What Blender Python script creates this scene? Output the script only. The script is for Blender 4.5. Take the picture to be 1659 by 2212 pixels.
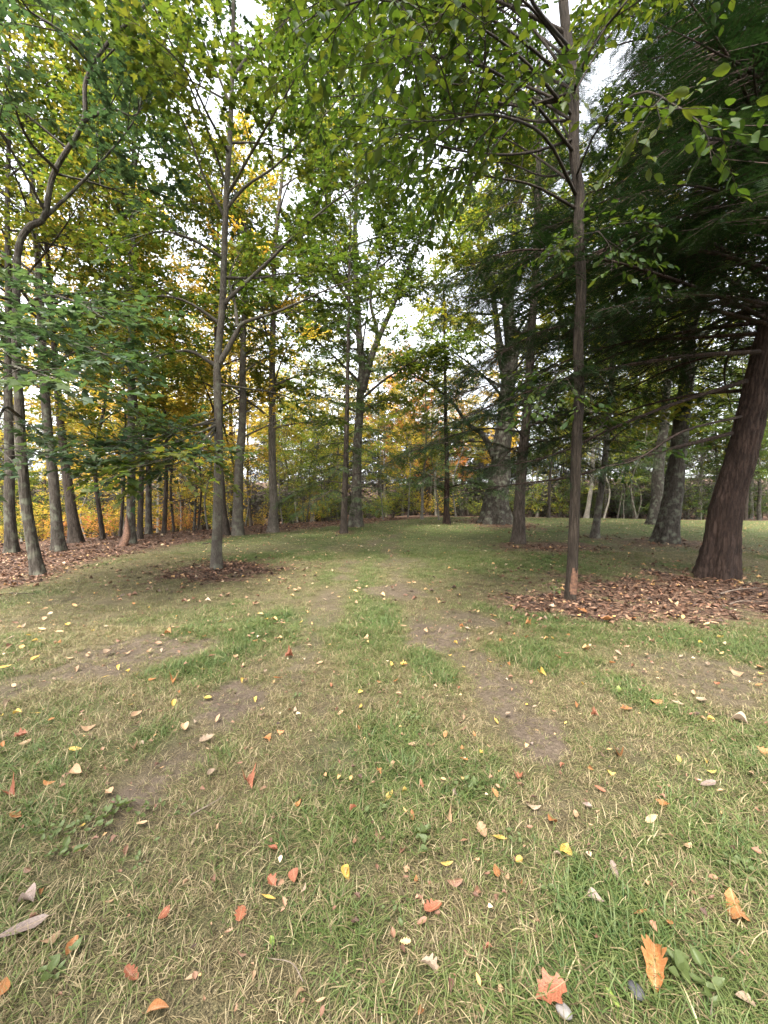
import bpy, math, random
import numpy as np
from mathutils import Vector, Matrix, Euler

# ------------------------------------------------------------------ clear
for o in list(bpy.data.objects):
    bpy.data.objects.remove(o, do_unlink=True)
SC = bpy.context.scene
COL = SC.collection
R = math.radians
rng = np.random.default_rng(7)
random.seed(7)

# ------------------------------------------------------------------ camera
F, CX, CY = 840.0, 829.5, 1106.0          # pinhole of the 1659 x 2212 view
PITCH = R(-1.43)
EYE = 1.5
cam = bpy.data.cameras.new('camera')
cam.sensor_fit = 'HORIZONTAL'
cam.sensor_width = 36.0
cam.lens = 36.0 * F / 1659.0
cam.clip_start = 0.05
cam.clip_end = 2000
CAM = bpy.data.objects.new('camera', cam)
COL.objects.link(CAM)
CAM.location = (0, 0, EYE)
CAM.rotation_euler = (R(90) + PITCH, 0, 0)
SC.camera = CAM

# ------------------------------------------------------------------ sky, sun, exposure
SUN_EL, SUN_AZ = R(60), R(205)             # azimuth clockwise from +Y (north)
world = bpy.data.worlds.new('World')
SC.world = world
world.use_nodes = True
wn = world.node_tree
wn.nodes.clear()
sky = wn.nodes.new('ShaderNodeTexSky')
sky.sky_type = 'NISHITA'
sky.sun_disc = False
sky.sun_elevation = SUN_EL
sky.sun_rotation = SUN_AZ
sky.air_density = 0.9
sky.dust_density = 3.0
sky.ozone_density = 1.0
hsv = wn.nodes.new('ShaderNodeHueSaturation')
hsv.inputs['Saturation'].default_value = 0.2
bg = wn.nodes.new('ShaderNodeBackground')
bg.inputs['Strength'].default_value = 0.15
wo = wn.nodes.new('ShaderNodeOutputWorld')
wn.links.new(sky.outputs[0], hsv.inputs['Color'])
wn.links.new(hsv.outputs[0], bg.inputs['Color'])
wn.links.new(bg.outputs[0], wo.inputs['Surface'])

sl = bpy.data.lights.new('sun', 'SUN')
sl.energy = 1.5
sl.angle = R(13)
sl.color = (1.0, 0.95, 0.86)
SUN = bpy.data.objects.new('sun', sl)
COL.objects.link(SUN)
sd = Vector((math.sin(SUN_AZ) * math.cos(SUN_EL), math.cos(SUN_AZ) * math.cos(SUN_EL), math.sin(SUN_EL)))
SUN.rotation_euler = sd.to_track_quat('Z', 'Y').to_euler()
SUN.location = (-15, -25, 45)

vs = SC.view_settings
vs.view_transform = 'Standard'
vs.look = 'None'
vs.exposure = 2.8
vs.gamma = 1.0
vs.use_curve_mapping = False
SC.render.engine = 'CYCLES'
cy = SC.cycles
cy.max_bounces = 5
cy.diffuse_bounces = 3
cy.glossy_bounces = 2
cy.transmission_bounces = 3
cy.transparent_max_bounces = 4
cy.sample_clamp_indirect = 6.0
cy.use_denoising = True
cy.denoiser = 'OPENIMAGEDENOISE'
cy.denoising_prefilter = 'ACCURATE'
cy.use_adaptive_sampling = True
cy.adaptive_threshold = 0.015
cy.adaptive_min_samples = 16
cy.caustics_reflective = False
cy.caustics_refractive = False


# ------------------------------------------------------------------ noise and terrain
def hash2(ix, iy, seed=0):
    h = (ix.astype(np.int64) * 374761393 + iy.astype(np.int64) * 668265263 + seed * 982451653) & 0x7fffffff
    h = ((h ^ (h >> 13)) * 1274126177) & 0x7fffffff
    return ((h ^ (h >> 16)) & 0xffff) / 65535.0


def vnoise(x, y, seed=0):
    x = np.asarray(x, float); y = np.asarray(y, float)
    ix = np.floor(x).astype(np.int64); iy = np.floor(y).astype(np.int64)
    fx = x - ix; fy = y - iy
    fx = fx * fx * (3 - 2 * fx); fy = fy * fy * (3 - 2 * fy)
    a = hash2(ix, iy, seed); b = hash2(ix + 1, iy, seed)
    c = hash2(ix, iy + 1, seed); d = hash2(ix + 1, iy + 1, seed)
    return (a * (1 - fx) + b * fx) * (1 - fy) + (c * (1 - fx) + d * fx) * fy


def fbm(x, y, seed=0, oct=3):
    s = 0; a = 0.5; t = 0
    for k in range(oct):
        s = s + a * vnoise(x * 2 ** k, y * 2 ** k, seed + k); t += a; a *= 0.5
    return s / t


def sst(a, b, x):
    t = np.clip((np.asarray(x, float) - a) / (b - a), 0, 1)
    return t * t * (3 - 2 * t)


def edge_d(x, y):                       # distance past the left tree line (positive = beyond it)
    return (x + 11.3) * (-0.833) + (y - 11.5) * 0.553


def ground(x, y):
    x = np.asarray(x, float); y = np.asarray(y, float)
    z = 0.34 * sst(5, 24, y) * np.exp(-((x - 8) / 15.0) ** 2)
    z = z - 0.028 * np.clip(y - 29, 0, 25) * sst(0, 10, x)
    d = np.clip(edge_d(x, y), 0, None)
    z = z - 1.7 * (1 - np.exp(-(d / 15.0) ** 2))
    z = z + 0.10 * np.clip(y - 62 + np.abs(x) * 0.2, 0, 120)
    z = z + 0.05 * (fbm(x * 0.35, y * 0.35, 3) - 0.5) * sst(2, 6, np.hypot(x, y))
    z = z + 0.022 * (fbm(x * 1.7, y * 1.7, 9) - 0.5)
    # worn wheel tracks
    z = z - 0.02 * np.exp(-((x - 0.85 + 0.05 * y) / 0.22) ** 2) * sst(9, 3, y)
    z = z - 0.02 * np.exp(-((x + 1.2 - 0.02 * y) / 0.25) ** 2) * sst(9, 3, y)
    return z


GZ0 = float(ground(0, 0))
CAM.location.z = EYE + GZ0
CZ = EYE + GZ0
FW = np.array([0, math.cos(PITCH), math.sin(PITCH)])
UP = np.array([0, -math.sin(PITCH), math.cos(PITCH)])
RT = np.array([1.0, 0, 0])


def ray(px, py):
    return RT * ((px - CX) / F) + UP * ((CY - py) / F) + FW


def at(px, py, dep):                    # the point of the place seen at this spot, dep metres away
    d = ray(px, py)
    return np.array([0, 0, CZ]) + d * (dep / d[1])


def gpt(px, py):                        # where that line of sight meets the ground
    d = ray(px, py)
    t = np.concatenate([np.arange(0.5, 8, 0.02), np.arange(8, 60, 0.05)]) / d[1]
    P = np.array([0, 0, CZ])[None] + t[:, None] * d[None]
    below = P[:, 2] <= ground(P[:, 0], P[:, 1])
    i = int(np.argmax(below)) if below.any() else len(t) - 1
    p = P[i].copy(); p[2] = float(ground(p[0], p[1]))
    return p


# ------------------------------------------------------------------ mesh helpers
def mk_mesh(name, V, faces, mats=(), fmat=None, attrs=None, smooth=True):
    """faces: list of int arrays (m,3) or (m,4)."""
    me = bpy.data.meshes.new(name)
    V = np.asarray(V, np.float32)
    faces = [np.asarray(f, np.int32) for f in faces if len(f)]
    me.vertices.add(len(V))
    me.vertices.foreach_set('co', V.ravel())
    nl = sum(f.size for f in faces); nf = sum(len(f) for f in faces)
    me.loops.add(nl); me.polygons.add(nf)
    me.loops.foreach_set('vertex_index', np.concatenate([f.ravel() for f in faces]))
    tot = np.concatenate([np.full(len(f), f.shape[1], np.int32) for f in faces])
    st = np.concatenate([[0], np.cumsum(tot)[:-1]]).astype(np.int32)
    me.polygons.foreach_set('loop_start', st)
    if fmat is not None:
        me.polygons.foreach_set('material_index', np.asarray(fmat, np.int32))
    me.polygons.foreach_set('use_smooth', np.full(nf, smooth, bool))
    for m in mats:
        me.materials.append(m)
    for k, a in (attrs or {}).items():
        at_ = me.attributes.new(k, 'FLOAT', 'POINT')
        at_.data.foreach_set('value', np.asarray(a, np.float32))
    me.update(calc_edges=True)
    return me


def link(name, data, parent=None, loc=None):
    o = bpy.data.objects.new(name, data)
    COL.objects.link(o)
    if parent is not None:
        o.parent = parent
    if loc is not None:
        o.location = loc
    return o


def tag(o, label=None, cat=None, group=None, kind=None):
    if label: o['label'] = label
    if cat: o['category'] = cat
    if group: o['group'] = group
    if kind: o['kind'] = kind
    return o


def empty(name, loc):
    o = bpy.data.objects.new(name, None)
    o.empty_display_size = 0.3
    COL.objects.link(o)
    o.location = [float(v) for v in loc]
    return o


def nrm(v):
    return v / np.maximum(np.linalg.norm(v, axis=-1, keepdims=True), 1e-9)


def catmull(P, n):
    P = np.asarray(P, float)
    Q = np.vstack([2 * P[0] - P[1], P, 2 * P[-1] - P[-2]])
    k = len(P) - 1
    u = np.linspace(0, k, n)
    i = np.clip(u.astype(int), 0, k - 1); t = (u - i)[:, None]
    p0, p1, p2, p3 = Q[i], Q[i + 1], Q[i + 2], Q[i + 3]
    return 0.5 * (2 * p1 + (p2 - p0) * t + (2 * p0 - 5 * p1 + 4 * p2 - p3) * t ** 2 + (3 * p1 - p0 - 3 * p2 + p3) * t ** 3)


class Buf:
    """gathers tubes and leaves of ONE part and bakes them into one mesh"""
    def __init__(s):
        s.t = {}
        s.V = []; s.F3 = []; s.F4 = []; s.A = []; s.C = []; s.n = 0
        s.m3 = []; s.m4 = []

    def tube(s, P, rad, sides):
        s.t.setdefault((len(P), sides), []).append((np.asarray(P, float), np.asarray(rad, float)))

    def raw(s, V, F, mat, a, c):
        F = np.asarray(F) + s.n
        if F.shape[1] == 3:
            s.F3.append(F); s.m3.append(np.full(len(F), mat))
        else:
            s.F4.append(F); s.m4.append(np.full(len(F), mat))
        s.V.append(V); s.n += len(V); s.A.append(a); s.C.append(c)

    def flush(s, mat=0):
        for (k, sd_), L in s.t.items():
            P = np.stack([l[0] for l in L]); Rr = np.stack([l[1] for l in L])
            m = len(L)
            T = nrm(np.gradient(P, axis=1))
            mean = np.abs(nrm(P[:, -1] - P[:, 0])[:, 2]) > 0.8
            ref = np.where(mean[:, None], np.array([1.0, 0, 0]), np.array([0, 0, 1.0]))[:, None, :]
            N = nrm(np.cross(T, np.broadcast_to(ref, T.shape)))
            B = np.cross(T, N)
            th = np.arange(sd_) / sd_ * 2 * math.pi
            V = P[:, :, None] + Rr[:, :, None, None] * (N[:, :, None] * np.cos(th)[None, None, :, None] + B[:, :, None] * np.sin(th)[None, None, :, None])
            V = V.reshape(-1, 3)
            i = np.arange(k - 1)[:, None] * sd_; j = np.arange(sd_)[None]
            j2 = (j + 1) % sd_
            q = np.stack([i + j, i + j2, i + sd_ + j2, i + sd_ + j], -1).reshape(-1, 4)
            Fq = (q[None] + (np.arange(m) * k * sd_)[:, None, None]).reshape(-1, 4)
            s.raw(V, Fq, mat, np.full(len(V), 0.5), np.full(len(V), 0.5))
        s.t = {}

    def leaves(s, pos, d, nor, size, tmpl, mat=1, cv=None, r=rng):
        tv, tf = tmpl
        d = nrm(d); nor = nrm(nor - d * np.sum(nor * d, -1, keepdims=True))
        b = np.cross(nor, d)
        sz = np.asarray(size)[:, None, None]; zr = r.uniform(-.8, 2.6, (len(pos), 1, 1))
        V = pos[:, None] + sz * (tv[None, :, 0:1] * d[:, None] + tv[None, :, 1:2] * b[:, None] + tv[None, :, 2:3] * zr * nor[:, None])
        m = len(pos); k = len(tv)
        Fq = (tf[None] + (np.arange(m) * k)[:, None, None]).reshape(-1, tf.shape[1])
        a = np.repeat(r.random(m), k)
        c = np.repeat(cv if cv is not None else np.full(m, 0.5), k)
        s.raw(V.reshape(-1, 3), Fq, mat, a, c)

    def mesh(s, name, mats):
        s.flush()
        if not s.V:
            return None
        F = []; fm = []
        if s.F3: F.append(np.concatenate(s.F3)); fm.append(np.concatenate(s.m3))
        if s.F4: F.append(np.concatenate(s.F4)); fm.append(np.concatenate(s.m4))
        return mk_mesh(name, np.concatenate(s.V), F, mats, np.concatenate(fm),
                       {'lv': np.concatenate(s.A), 'cv': np.concatenate(s.C)})


# leaf templates: x along the leaf, y across, z up
T_DIAMOND = (np.array([[0, 0, 0], [0.45, 0.30, 0.07], [1, 0, -0.05], [0.45, -0.30, 0.07]]), np.array([[0, 2, 1], [0, 3, 2]]))
T_OVAL = (np.array([[0, 0, 0], [.18, .17, .04], [.48, .27, .06], [.78, .17, .02], [1.0, 0, -.08],
                    [.78, -.17, .02], [.48, -.27, .06], [.18, -.17, .04], [.48, 0, 0]]),
          np.array([[0, 8, 1], [1, 8, 2], [2, 8, 3], [3, 8, 4], [4, 8, 5], [5, 8, 6], [6, 8, 7], [7, 8, 0]]))
_pa = []
for ang, rr in [(180, .02), (128, .36), (100, .30), (62, .60), (38, .34), (0, .78), (-38, .34), (-62, .60), (-100, .30), (-128, .36)]:
    _pa.append([0.25 + rr * math.cos(R(ang)) if ang != 180 else 0, rr * math.sin(R(ang)), 0.10 * rr * abs(math.sin(R(ang))) - 0.10 * rr * (abs(ang) < 5)])
_pa.append([0.25, 0, 0.0])
T_PALM = (np.array(_pa), np.array([[i, 10, (i + 1) % 10] for i in range(10)])[:, [0, 2, 1]][:, [0, 2, 1]])

# ------------------------------------------------------------------ materials
MATS = {}


def new_mat(name):
    m = bpy.data.materials.new(name)
    m.use_nodes = True
    m.node_tree.nodes.clear()
    MATS[name] = m
    return m, m.node_tree.nodes, m.node_tree.links


def ramp(nodes, stops):
    r = nodes.new('ShaderNodeValToRGB')
    el = r.color_ramp.elements
    while len(el) < len(stops):
        el.new(0.5)
    for e, (p, c) in zip(el, stops):
        e.position = p; e.color = (*c, 1)
    return r


def mixc(nodes, links, fac, a, b, mode='MIX'):
    m = nodes.new('ShaderNodeMix'); m.data_type = 'RGBA'; m.blend_type = mode
    for s, v in ((m.inputs[0], fac), (m.inputs[6], a), (m.inputs[7], b)):
        if isinstance(v, (int, float)): s.default_value = v
        elif isinstance(v, tuple): s.default_value = (*v, 1)
        else: links.new(v, s)
    return m.outputs[2]


def math_n(nodes, links, op, a, b=None, c=None, clamp=False):
    m = nodes.new('ShaderNodeMath'); m.operation = op; m.use_clamp = clamp
    for i, v in enumerate((a, b, c)):
        if v is None: continue
        if isinstance(v, (int, float)): m.inputs[i].default_value = v
        else: links.new(v, m.inputs[i])
    return m.outputs[0]


def attr(nodes, name, typ='GEOMETRY'):
    a = nodes.new('ShaderNodeAttribute'); a.attribute_name = name; a.attribute_type = typ
    return a


def leaf_mat(name, cols, trans=0.5, tcol=(1.5, 1.6, 0.55), rough=0.5, spread=0.55, spec=.3):
    """cols: colours along the ramp; clump value plus leaf value picks the place on it"""
    m, N, L = new_mat(name)
    lv = attr(N, 'lv').outputs['Fac']; cv = attr(N, 'cv').outputs['Fac']
    t = math_n(N, L, 'MULTIPLY_ADD', lv, 1 - spread, math_n(N, L, 'MULTIPLY', cv, spread))
    n = len(cols)
    rp = ramp(N, [(0.18 + 0.64 * i / (n - 1), c) for i, c in enumerate(cols)])
    L.new(t, rp.inputs[0])
    p = N.new('ShaderNodeBsdfPrincipled')
    L.new(rp.outputs[0], p.inputs['Base Color'])
    p.inputs['Roughness'].default_value = rough
    p.inputs['Specular IOR Level'].default_value = spec
    tr = N.new('ShaderNodeBsdfTranslucent')
    tc = mixc(N, L, 1.0, rp.outputs[0], tcol, 'MULTIPLY')
    L.new(tc, tr.inputs['Color'])
    mx = N.new('ShaderNodeMixShader'); mx.inputs[0].default_value = trans
    L.new(p.outputs[0], mx.inputs[1]); L.new(tr.outputs[0], mx.inputs[2])
    o = N.new('ShaderNodeOutputMaterial'); L.new(mx.outputs[0], o.inputs[0])
    return m


leaf_mat('leaf_green', [(.028, .053, .015), (.044, .074, .018), (.066, .093, .021), (.110, .118, .026)], tcol=(1.5, 1.42, .6))
leaf_mat('leaf_bluegreen', [(.033, .056, .033), (.044, .072, .039), (.055, .086, .043), (.072, .096, .040)], trans=.42, tcol=(1.25, 1.4, .8))
leaf_mat('leaf_bigleaf', [(.016, .034, .010), (.025, .048, .012), (.036, .062, .014), (.060, .076, .018)], trans=.5, spec=.15, tcol=(1.55, 1.42, .5))
leaf_mat('leaf_yellowgreen', [(.055, .095, .020), (.10, .140, .024), (.18, .185, .028), (.27, .215, .034)], trans=.55, tcol=(1.4, 1.4, .7))
leaf_mat('leaf_gold', [(.16, .17, .03), (.29, .25, .04), (.42, .31, .05), (.46, .27, .055)], trans=.6, tcol=(1.35, 1.25, .8))
leaf_mat('leaf_orange', [(.24, .17, .04), (.35, .19, .05), (.39, .17, .055), (.36, .14, .06)], trans=.55, tcol=(1.35, 1.2, .8))
leaf_mat('leaf_mixed', [(.040, .074, .018), (.066, .100, .022), (.11, .128, .026), (.20, .165, .034)], trans=.52, tcol=(1.4, 1.4, .7))
leaf_mat('needle_dark', [(.009, .019, .009), (.013, .026, .011), (.018, .034, .013), (.026, .041, .015)], trans=.2, tcol=(1.2, 1.4, .7), rough=.75, spec=.08)
leaf_mat('needle_green', [(.030, .058, .026), (.044, .078, .030), (.060, .098, .034), (.082, .112, .036)], trans=.3, tcol=(1.2, 1.4, .6), rough=.7, spec=.1)


def bark_mat(name, dark, mid, light, fur=26.0, stretch=0.16, bump=0.6, moss=0.0, fine=1.0):
    m, N, L = new_mat(name)
    tc = N.new('ShaderNodeTexCoord')
    mp = N.new('ShaderNodeMapping'); mp.inputs['Scale'].default_value = (1, 1, stretch)
    L.new(tc.outputs['Object'], mp.inputs[0])
    n1 = N.new('ShaderNodeTexNoise'); n1.inputs['Scale'].default_value = fur; n1.inputs['Detail'].default_value = 6
    n1.inputs['Roughness'].default_value = .62; n1.inputs['Distortion'].default_value = .35
    L.new(mp.outputs[0], n1.inputs['Vector'])
    v = N.new('ShaderNodeTexVoronoi'); v.feature = 'DISTANCE_TO_EDGE'; v.inputs['Scale'].default_value = fur * .75
    nd = N.new('ShaderNodeMix'); nd.data_type = 'VECTOR'
    nd.inputs[0].default_value = .12
    L.new(mp.outputs[0], nd.inputs[4]); L.new(n1.outputs['Color'], nd.inputs[5])
    L.new(nd.outputs[1], v.inputs['Vector'])
    n2 = N.new('ShaderNodeTexNoise'); n2.inputs['Scale'].default_value = 2.2; n2.inputs['Detail'].default_value = 4
    L.new(tc.outputs['Object'], n2.inputs['Vector'])
    h = math_n(N, L, 'MULTIPLY_ADD', n1.outputs['Fac'], .7, math_n(N, L, 'MULTIPLY', math_n(N, L, 'MINIMUM', v.outputs['Distance'], .35), 1.2))
    rp = ramp(N, [(.26, dark), (.5, mid), (.78, light)])
    L.new(h, rp.inputs[0])
    rp2 = ramp(N, [(.3, (.72, .70, .66)), (.7, (1.18, 1.15, 1.1))])
    L.new(n2.outputs['Fac'], rp2.inputs[0])
    c = mixc(N, L, 1.0, rp.outputs[0], rp2.outputs[0], 'MULTIPLY')
    if moss:
        n3 = N.new('ShaderNodeTexNoise'); n3.inputs['Scale'].default_value = 5; n3.inputs['Detail'].default_value = 5
        L.new(tc.outputs['Object'], n3.inputs['Vector'])
        rm = ramp(N, [(.5, (0, 0, 0)), (.68, (moss, moss, moss))])
        L.new(n3.outputs['Fac'], rm.inputs[0])
        c = mixc(N, L, rm.outputs[0], c, (.16, .17, .12))
    p = N.new('ShaderNodeBsdfPrincipled'); p.inputs['Roughness'].default_value = .92
    p.inputs['Specular IOR Level'].default_value = .2
    L.new(c, p.inputs['Base Color'])
    b = N.new('ShaderNodeBump'); b.inputs['Strength'].default_value = bump; b.inputs['Distance'].default_value = .02
    L.new(h, b.inputs['Height']); L.new(b.outputs[0], p.inputs['Normal'])
    o = N.new('ShaderNodeOutputMaterial'); L.new(p.outputs[0], o.inputs[0])
    return m


bark_mat('bark_grey', (0.0216, 0.0176, 0.0142), (0.0511, 0.0432, 0.0353), (0.0825, 0.0727, 0.0609), moss=.5)
bark_mat('bark_oak', (0.0164, 0.0134, 0.0108), (0.0388, 0.0328, 0.0269), (0.0627, 0.0552, 0.0463), moss=.5)
bark_mat('bark_smooth', (0.0421, 0.0359, 0.0286), (0.0695, 0.0590, 0.0484), (0.0905, 0.0800, 0.0674), fur=34, stretch=.35, bump=.3, moss=.4)
bark_mat('bark_brown', (0.0113, 0.0082, 0.0061), (0.0283, 0.0215, 0.0159), (0.0487, 0.0386, 0.0294), fur=30, stretch=.12, bump=.8)
bark_mat('bark_red', (0.0105, 0.0066, 0.0052), (0.0281, 0.0173, 0.0130), (0.0487, 0.0322, 0.0251), fur=22, stretch=.14, bump=.8)
bark_mat('bark_dark', (0.0176, 0.0136, 0.0112), (0.0440, 0.0344, 0.0272), (0.0760, 0.0616, 0.0496), fur=26, stretch=.14, bump=.7)
bark_mat('bark_pale', (0.0823, 0.0745, 0.0617), (0.1388, 0.1285, 0.1080), (0.1850, 0.1722, 0.1491), fur=16, stretch=.5, bump=.3)
bark_mat('bark_shaggy', (0.0336, 0.0282, 0.0228), (0.1008, 0.0860, 0.0706), (0.1680, 0.1478, 0.1243), fur=34, stretch=.07, bump=1.0)


def simple_mat(name, c1, c2, scale=12, rough=.85, bump=.2):
    m, N, L = new_mat(name)
    tc = N.new('ShaderNodeTexCoord')
    n = N.new('ShaderNodeTexNoise'); n.inputs['Scale'].default_value = scale; n.inputs['Detail'].default_value = 5
    L.new(tc.outputs['Object'], n.inputs['Vector'])
    rp = ramp(N, [(.35, c1), (.65, c2)]); L.new(n.outputs['Fac'], rp.inputs[0])
    p = N.new('ShaderNodeBsdfPrincipled'); p.inputs['Roughness'].default_value = rough
    p.inputs['Specular IOR Level'].default_value = .3
    L.new(rp.outputs[0], p.inputs['Base Color'])
    b = N.new('ShaderNodeBump'); b.inputs['Strength'].default_value = bump; b.inputs['Distance'].default_value = .01
    L.new(n.outputs['Fac'], b.inputs['Height']); L.new(b.outputs[0], p.inputs['Normal'])
    o = N.new('ShaderNodeOutputMaterial'); L.new(p.outputs[0], o.inputs[0])
    return m


simple_mat('stone_dark', (.035, .034, .038), (.07, .068, .072), 30, .6)
simple_mat('stone_grey', (.12, .11, .10), (.20, .18, .165), 30, .8)
simple_mat('bare_wood', (.055, .028, .017), (.15, .078, .046), 26, .85)
simple_mat('stick', (.09, .065, .048), (.19, .15, .115), 40, .9)


def fallen_mat(name, c1, c2, trans=.18):
    m, N, L = new_mat(name)
    tc = N.new('ShaderNodeTexCoord')
    n = N.new('ShaderNodeTexNoise'); n.inputs['Scale'].default_value = 22; n.inputs['Detail'].default_value = 6
    oi = N.new('ShaderNodeObjectInfo')
    ad = N.new('ShaderNodeVectorMath'); ad.operation = 'ADD'
    L.new(tc.outputs['Object'], ad.inputs[0]); L.new(oi.outputs['Location'], ad.inputs[1])
    L.new(ad.outputs[0], n.inputs['Vector'])
    rp = ramp(N, [(.36, c1), (.64, c2)]); L.new(n.outputs['Fac'], rp.inputs[0])
    # midrib and side veins from the leaf's own coordinates
    sx = N.new('ShaderNodeSeparateXYZ'); L.new(tc.outputs['Object'], sx.inputs[0])
    ay = math_n(N, L, 'ABSOLUTE', sx.outputs[1])
    rib = math_n(N, L, 'LESS_THAN', ay, .012)
    w = math_n(N, L, 'SUBTRACT', sx.outputs[0], math_n(N, L, 'MULTIPLY', ay, .8))
    sv = math_n(N, L, 'LESS_THAN', math_n(N, L, 'FRACT', math_n(N, L, 'MULTIPLY', w, 8.0)), .12)
    vein = math_n(N, L, 'MAXIMUM', rib, math_n(N, L, 'MULTIPLY', sv, .45))
    c = mixc(N, L, math_n(N, L, 'MULTIPLY', vein, .5), rp.outputs[0], (.36, .26, .15))
    br = math_n(N, L, 'MULTIPLY_ADD', oi.outputs['Random'], .5, .75)
    bc = N.new('ShaderNodeCombineColor')
    for i in range(3): L.new(br, bc.inputs[i])
    c = mixc(N, L, 1.0, c, bc.outputs[0], 'MULTIPLY')
    p = N.new('ShaderNodeBsdfPrincipled'); p.inputs['Roughness'].default_value = .55
    p.inputs['Specular IOR Level'].default_value = .35
    L.new(c, p.inputs['Base Color'])
    b = N.new('ShaderNodeBump'); b.inputs['Strength'].default_value = .35; b.inputs['Distance'].default_value = .004
    L.new(vein, b.inputs['Height']); L.new(b.outputs[0], p.inputs['Normal'])
    tr = N.new('ShaderNodeBsdfTranslucent'); L.new(c, tr.inputs['Color'])
    mx = N.new('ShaderNodeMixShader'); mx.inputs[0].default_value = trans
    L.new(p.outputs[0], mx.inputs[1]); L.new(tr.outputs[0], mx.inputs[2])
    o = N.new('ShaderNodeOutputMaterial'); L.new(mx.outputs[0], o.inputs[0])
    return m


FALL = {
    'yellow': fallen_mat('fallen_yellow', (0.418, 0.259, 0.043), (0.475, 0.331, 0.086)),
    'orange': fallen_mat('fallen_orange', (.25, .095, .032), (.33, .15, .055)),
    'russet': fallen_mat('fallen_russet', (0.196, 0.059, 0.032), (0.280, 0.105, 0.052)),
    'brown': fallen_mat('fallen_brown', (0.136, 0.068, 0.040), (0.216, 0.112, 0.068)),
    'tan': fallen_mat('fallen_tan', (0.280, 0.168, 0.091), (0.364, 0.238, 0.140)),
    'pale': fallen_mat('fallen_pale', (.22, .155, .105), (.29, .215, .15)),
    'grey': fallen_mat('fallen_grey', (.15, .11, .09), (.22, .165, .138)),
    'green': fallen_mat('fallen_green', (0.182, 0.266, 0.042), (0.238, 0.322, 0.063)),
}

# ------------------------------------------------------------------ what grows where on the lawn (soil, lush grass, litter)
PATCH_BARE = [  # px, py, half width px, half height px, strength
    (500, 1525, 60, 45, 1.0), (300, 1715, 50, 38, .95), (385, 1655, 70, 40, .7), (330, 1400, 110, 38, .85), (215, 1440, 90, 30, .8),
    (40, 1480, 70, 30, .7), (1165, 1590, 62, 52, 1.0), (1085, 1500, 62, 52, .8), (1040, 1440, 50, 35, .7), (955, 1372, 75, 30, .9),
    (850, 1277, 55, 16, .8), (1545, 1460, 120, 60, .6), (1420, 1440, 70, 30, .45), (690, 1560, 40, 90, .35), (700, 1330, 32, 80, .5),
    (720, 1640, 90, 80, .35), (1180, 1755, 50, 22, .5), (860, 1215, 60, 12, .5), (300, 1880, 60, 40, .3), (1440, 1640, 100, 60, .3),
    (1010, 1340, 60, 20, .6), (600, 1290, 60, 12, .25), (180, 1300, 160, 12, .3)]
PATCH_GREEN = [
    (590, 1360, 90, 42, 1.0), (420, 1445, 85, 42, .95), (730, 1248, 40, 16, 1.0), (945, 1440, 55, 38, 1.0), (1370, 1500, 60, 40, .9),
    (820, 1340, 60, 40, .8), (1150, 1410, 110, 32, .75), (1520, 1385, 170, 40, .9), (340, 1590, 60, 50, .8), (100, 1560, 120, 60, .5),
    (470, 1640, 55, 30, .7), (880, 1560, 80, 60, .5), (1030, 1700, 90, 70, .6), (1300, 1950, 130, 120, .95), (1450, 2090, 160, 120, .7),
    (700, 2010, 140, 70, .6), (560, 1790, 90, 40, .4), (120, 1640, 150, 60, .6), (780, 2150, 150, 70, .5), (1500, 1700, 150, 60, .5),
    (950, 1200, 200, 30, .6), (1200, 1215, 160, 25, .5), (60, 1390, 90, 25, .5), (1100, 1850, 110, 60, .4), (1600, 1850, 80, 90, .7),
    (1150, 2150, 160, 70, .6), (420, 1330, 120, 20, .35), (100, 1760, 110, 70, .6), (800, 1420, 60, 60, .5), (1270, 1610, 60, 30, .4)]
PATCH_LITTER = [
    (485, 1231, 110, 20, 1.0), (470, 1222, 70, 10, .8), (1250, 1310, 150, 36, 1.0), (1420, 1285, 180, 50, 1.0), (1600, 1280, 150, 50, 1.0), (1120, 1300, 50, 22, .6),
    (1190, 1180, 110, 10, .8), (1065, 1128, 60, 9, .9), (1440, 1172, 100, 12, .7), (30, 1250, 90, 25, .9), (1300, 1162, 40, 6, .6), (745, 1150, 20, 4, .7)]


def _patches(L, k=1.0):
    out = []
    for px, py, hw, hh, s in L:
        c = gpt(px, py); dep = c[1]
        a = gpt(px, py - hh)[1]; b = gpt(px, min(py + hh, 2500))[1]
        out.append((c[0], c[1], hw * dep / F, max(.5 * (a - b), .03), s * k))
    return out


P_BARE, P_GREEN, P_LIT = _patches(PATCH_BARE, .95), _patches(PATCH_GREEN), _patches(PATCH_LITTER)


def _blob(L, x, y, soft=.75):
    m = np.zeros_like(x)
    wob = (fbm(x * 2.3, y * 2.3, 21) - .5) * 1.2 + (fbm(x * 9, y * 9, 27) - .5) * 1.0
    for cx, cy_, rx, ry, s in L:
        q = np.hypot((x - cx) / rx, (y - cy_) / ry) + wob
        m = np.maximum(m, s * sst(1.0 + soft * .5, 1.0 - soft * .5, q))
    return m


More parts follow.
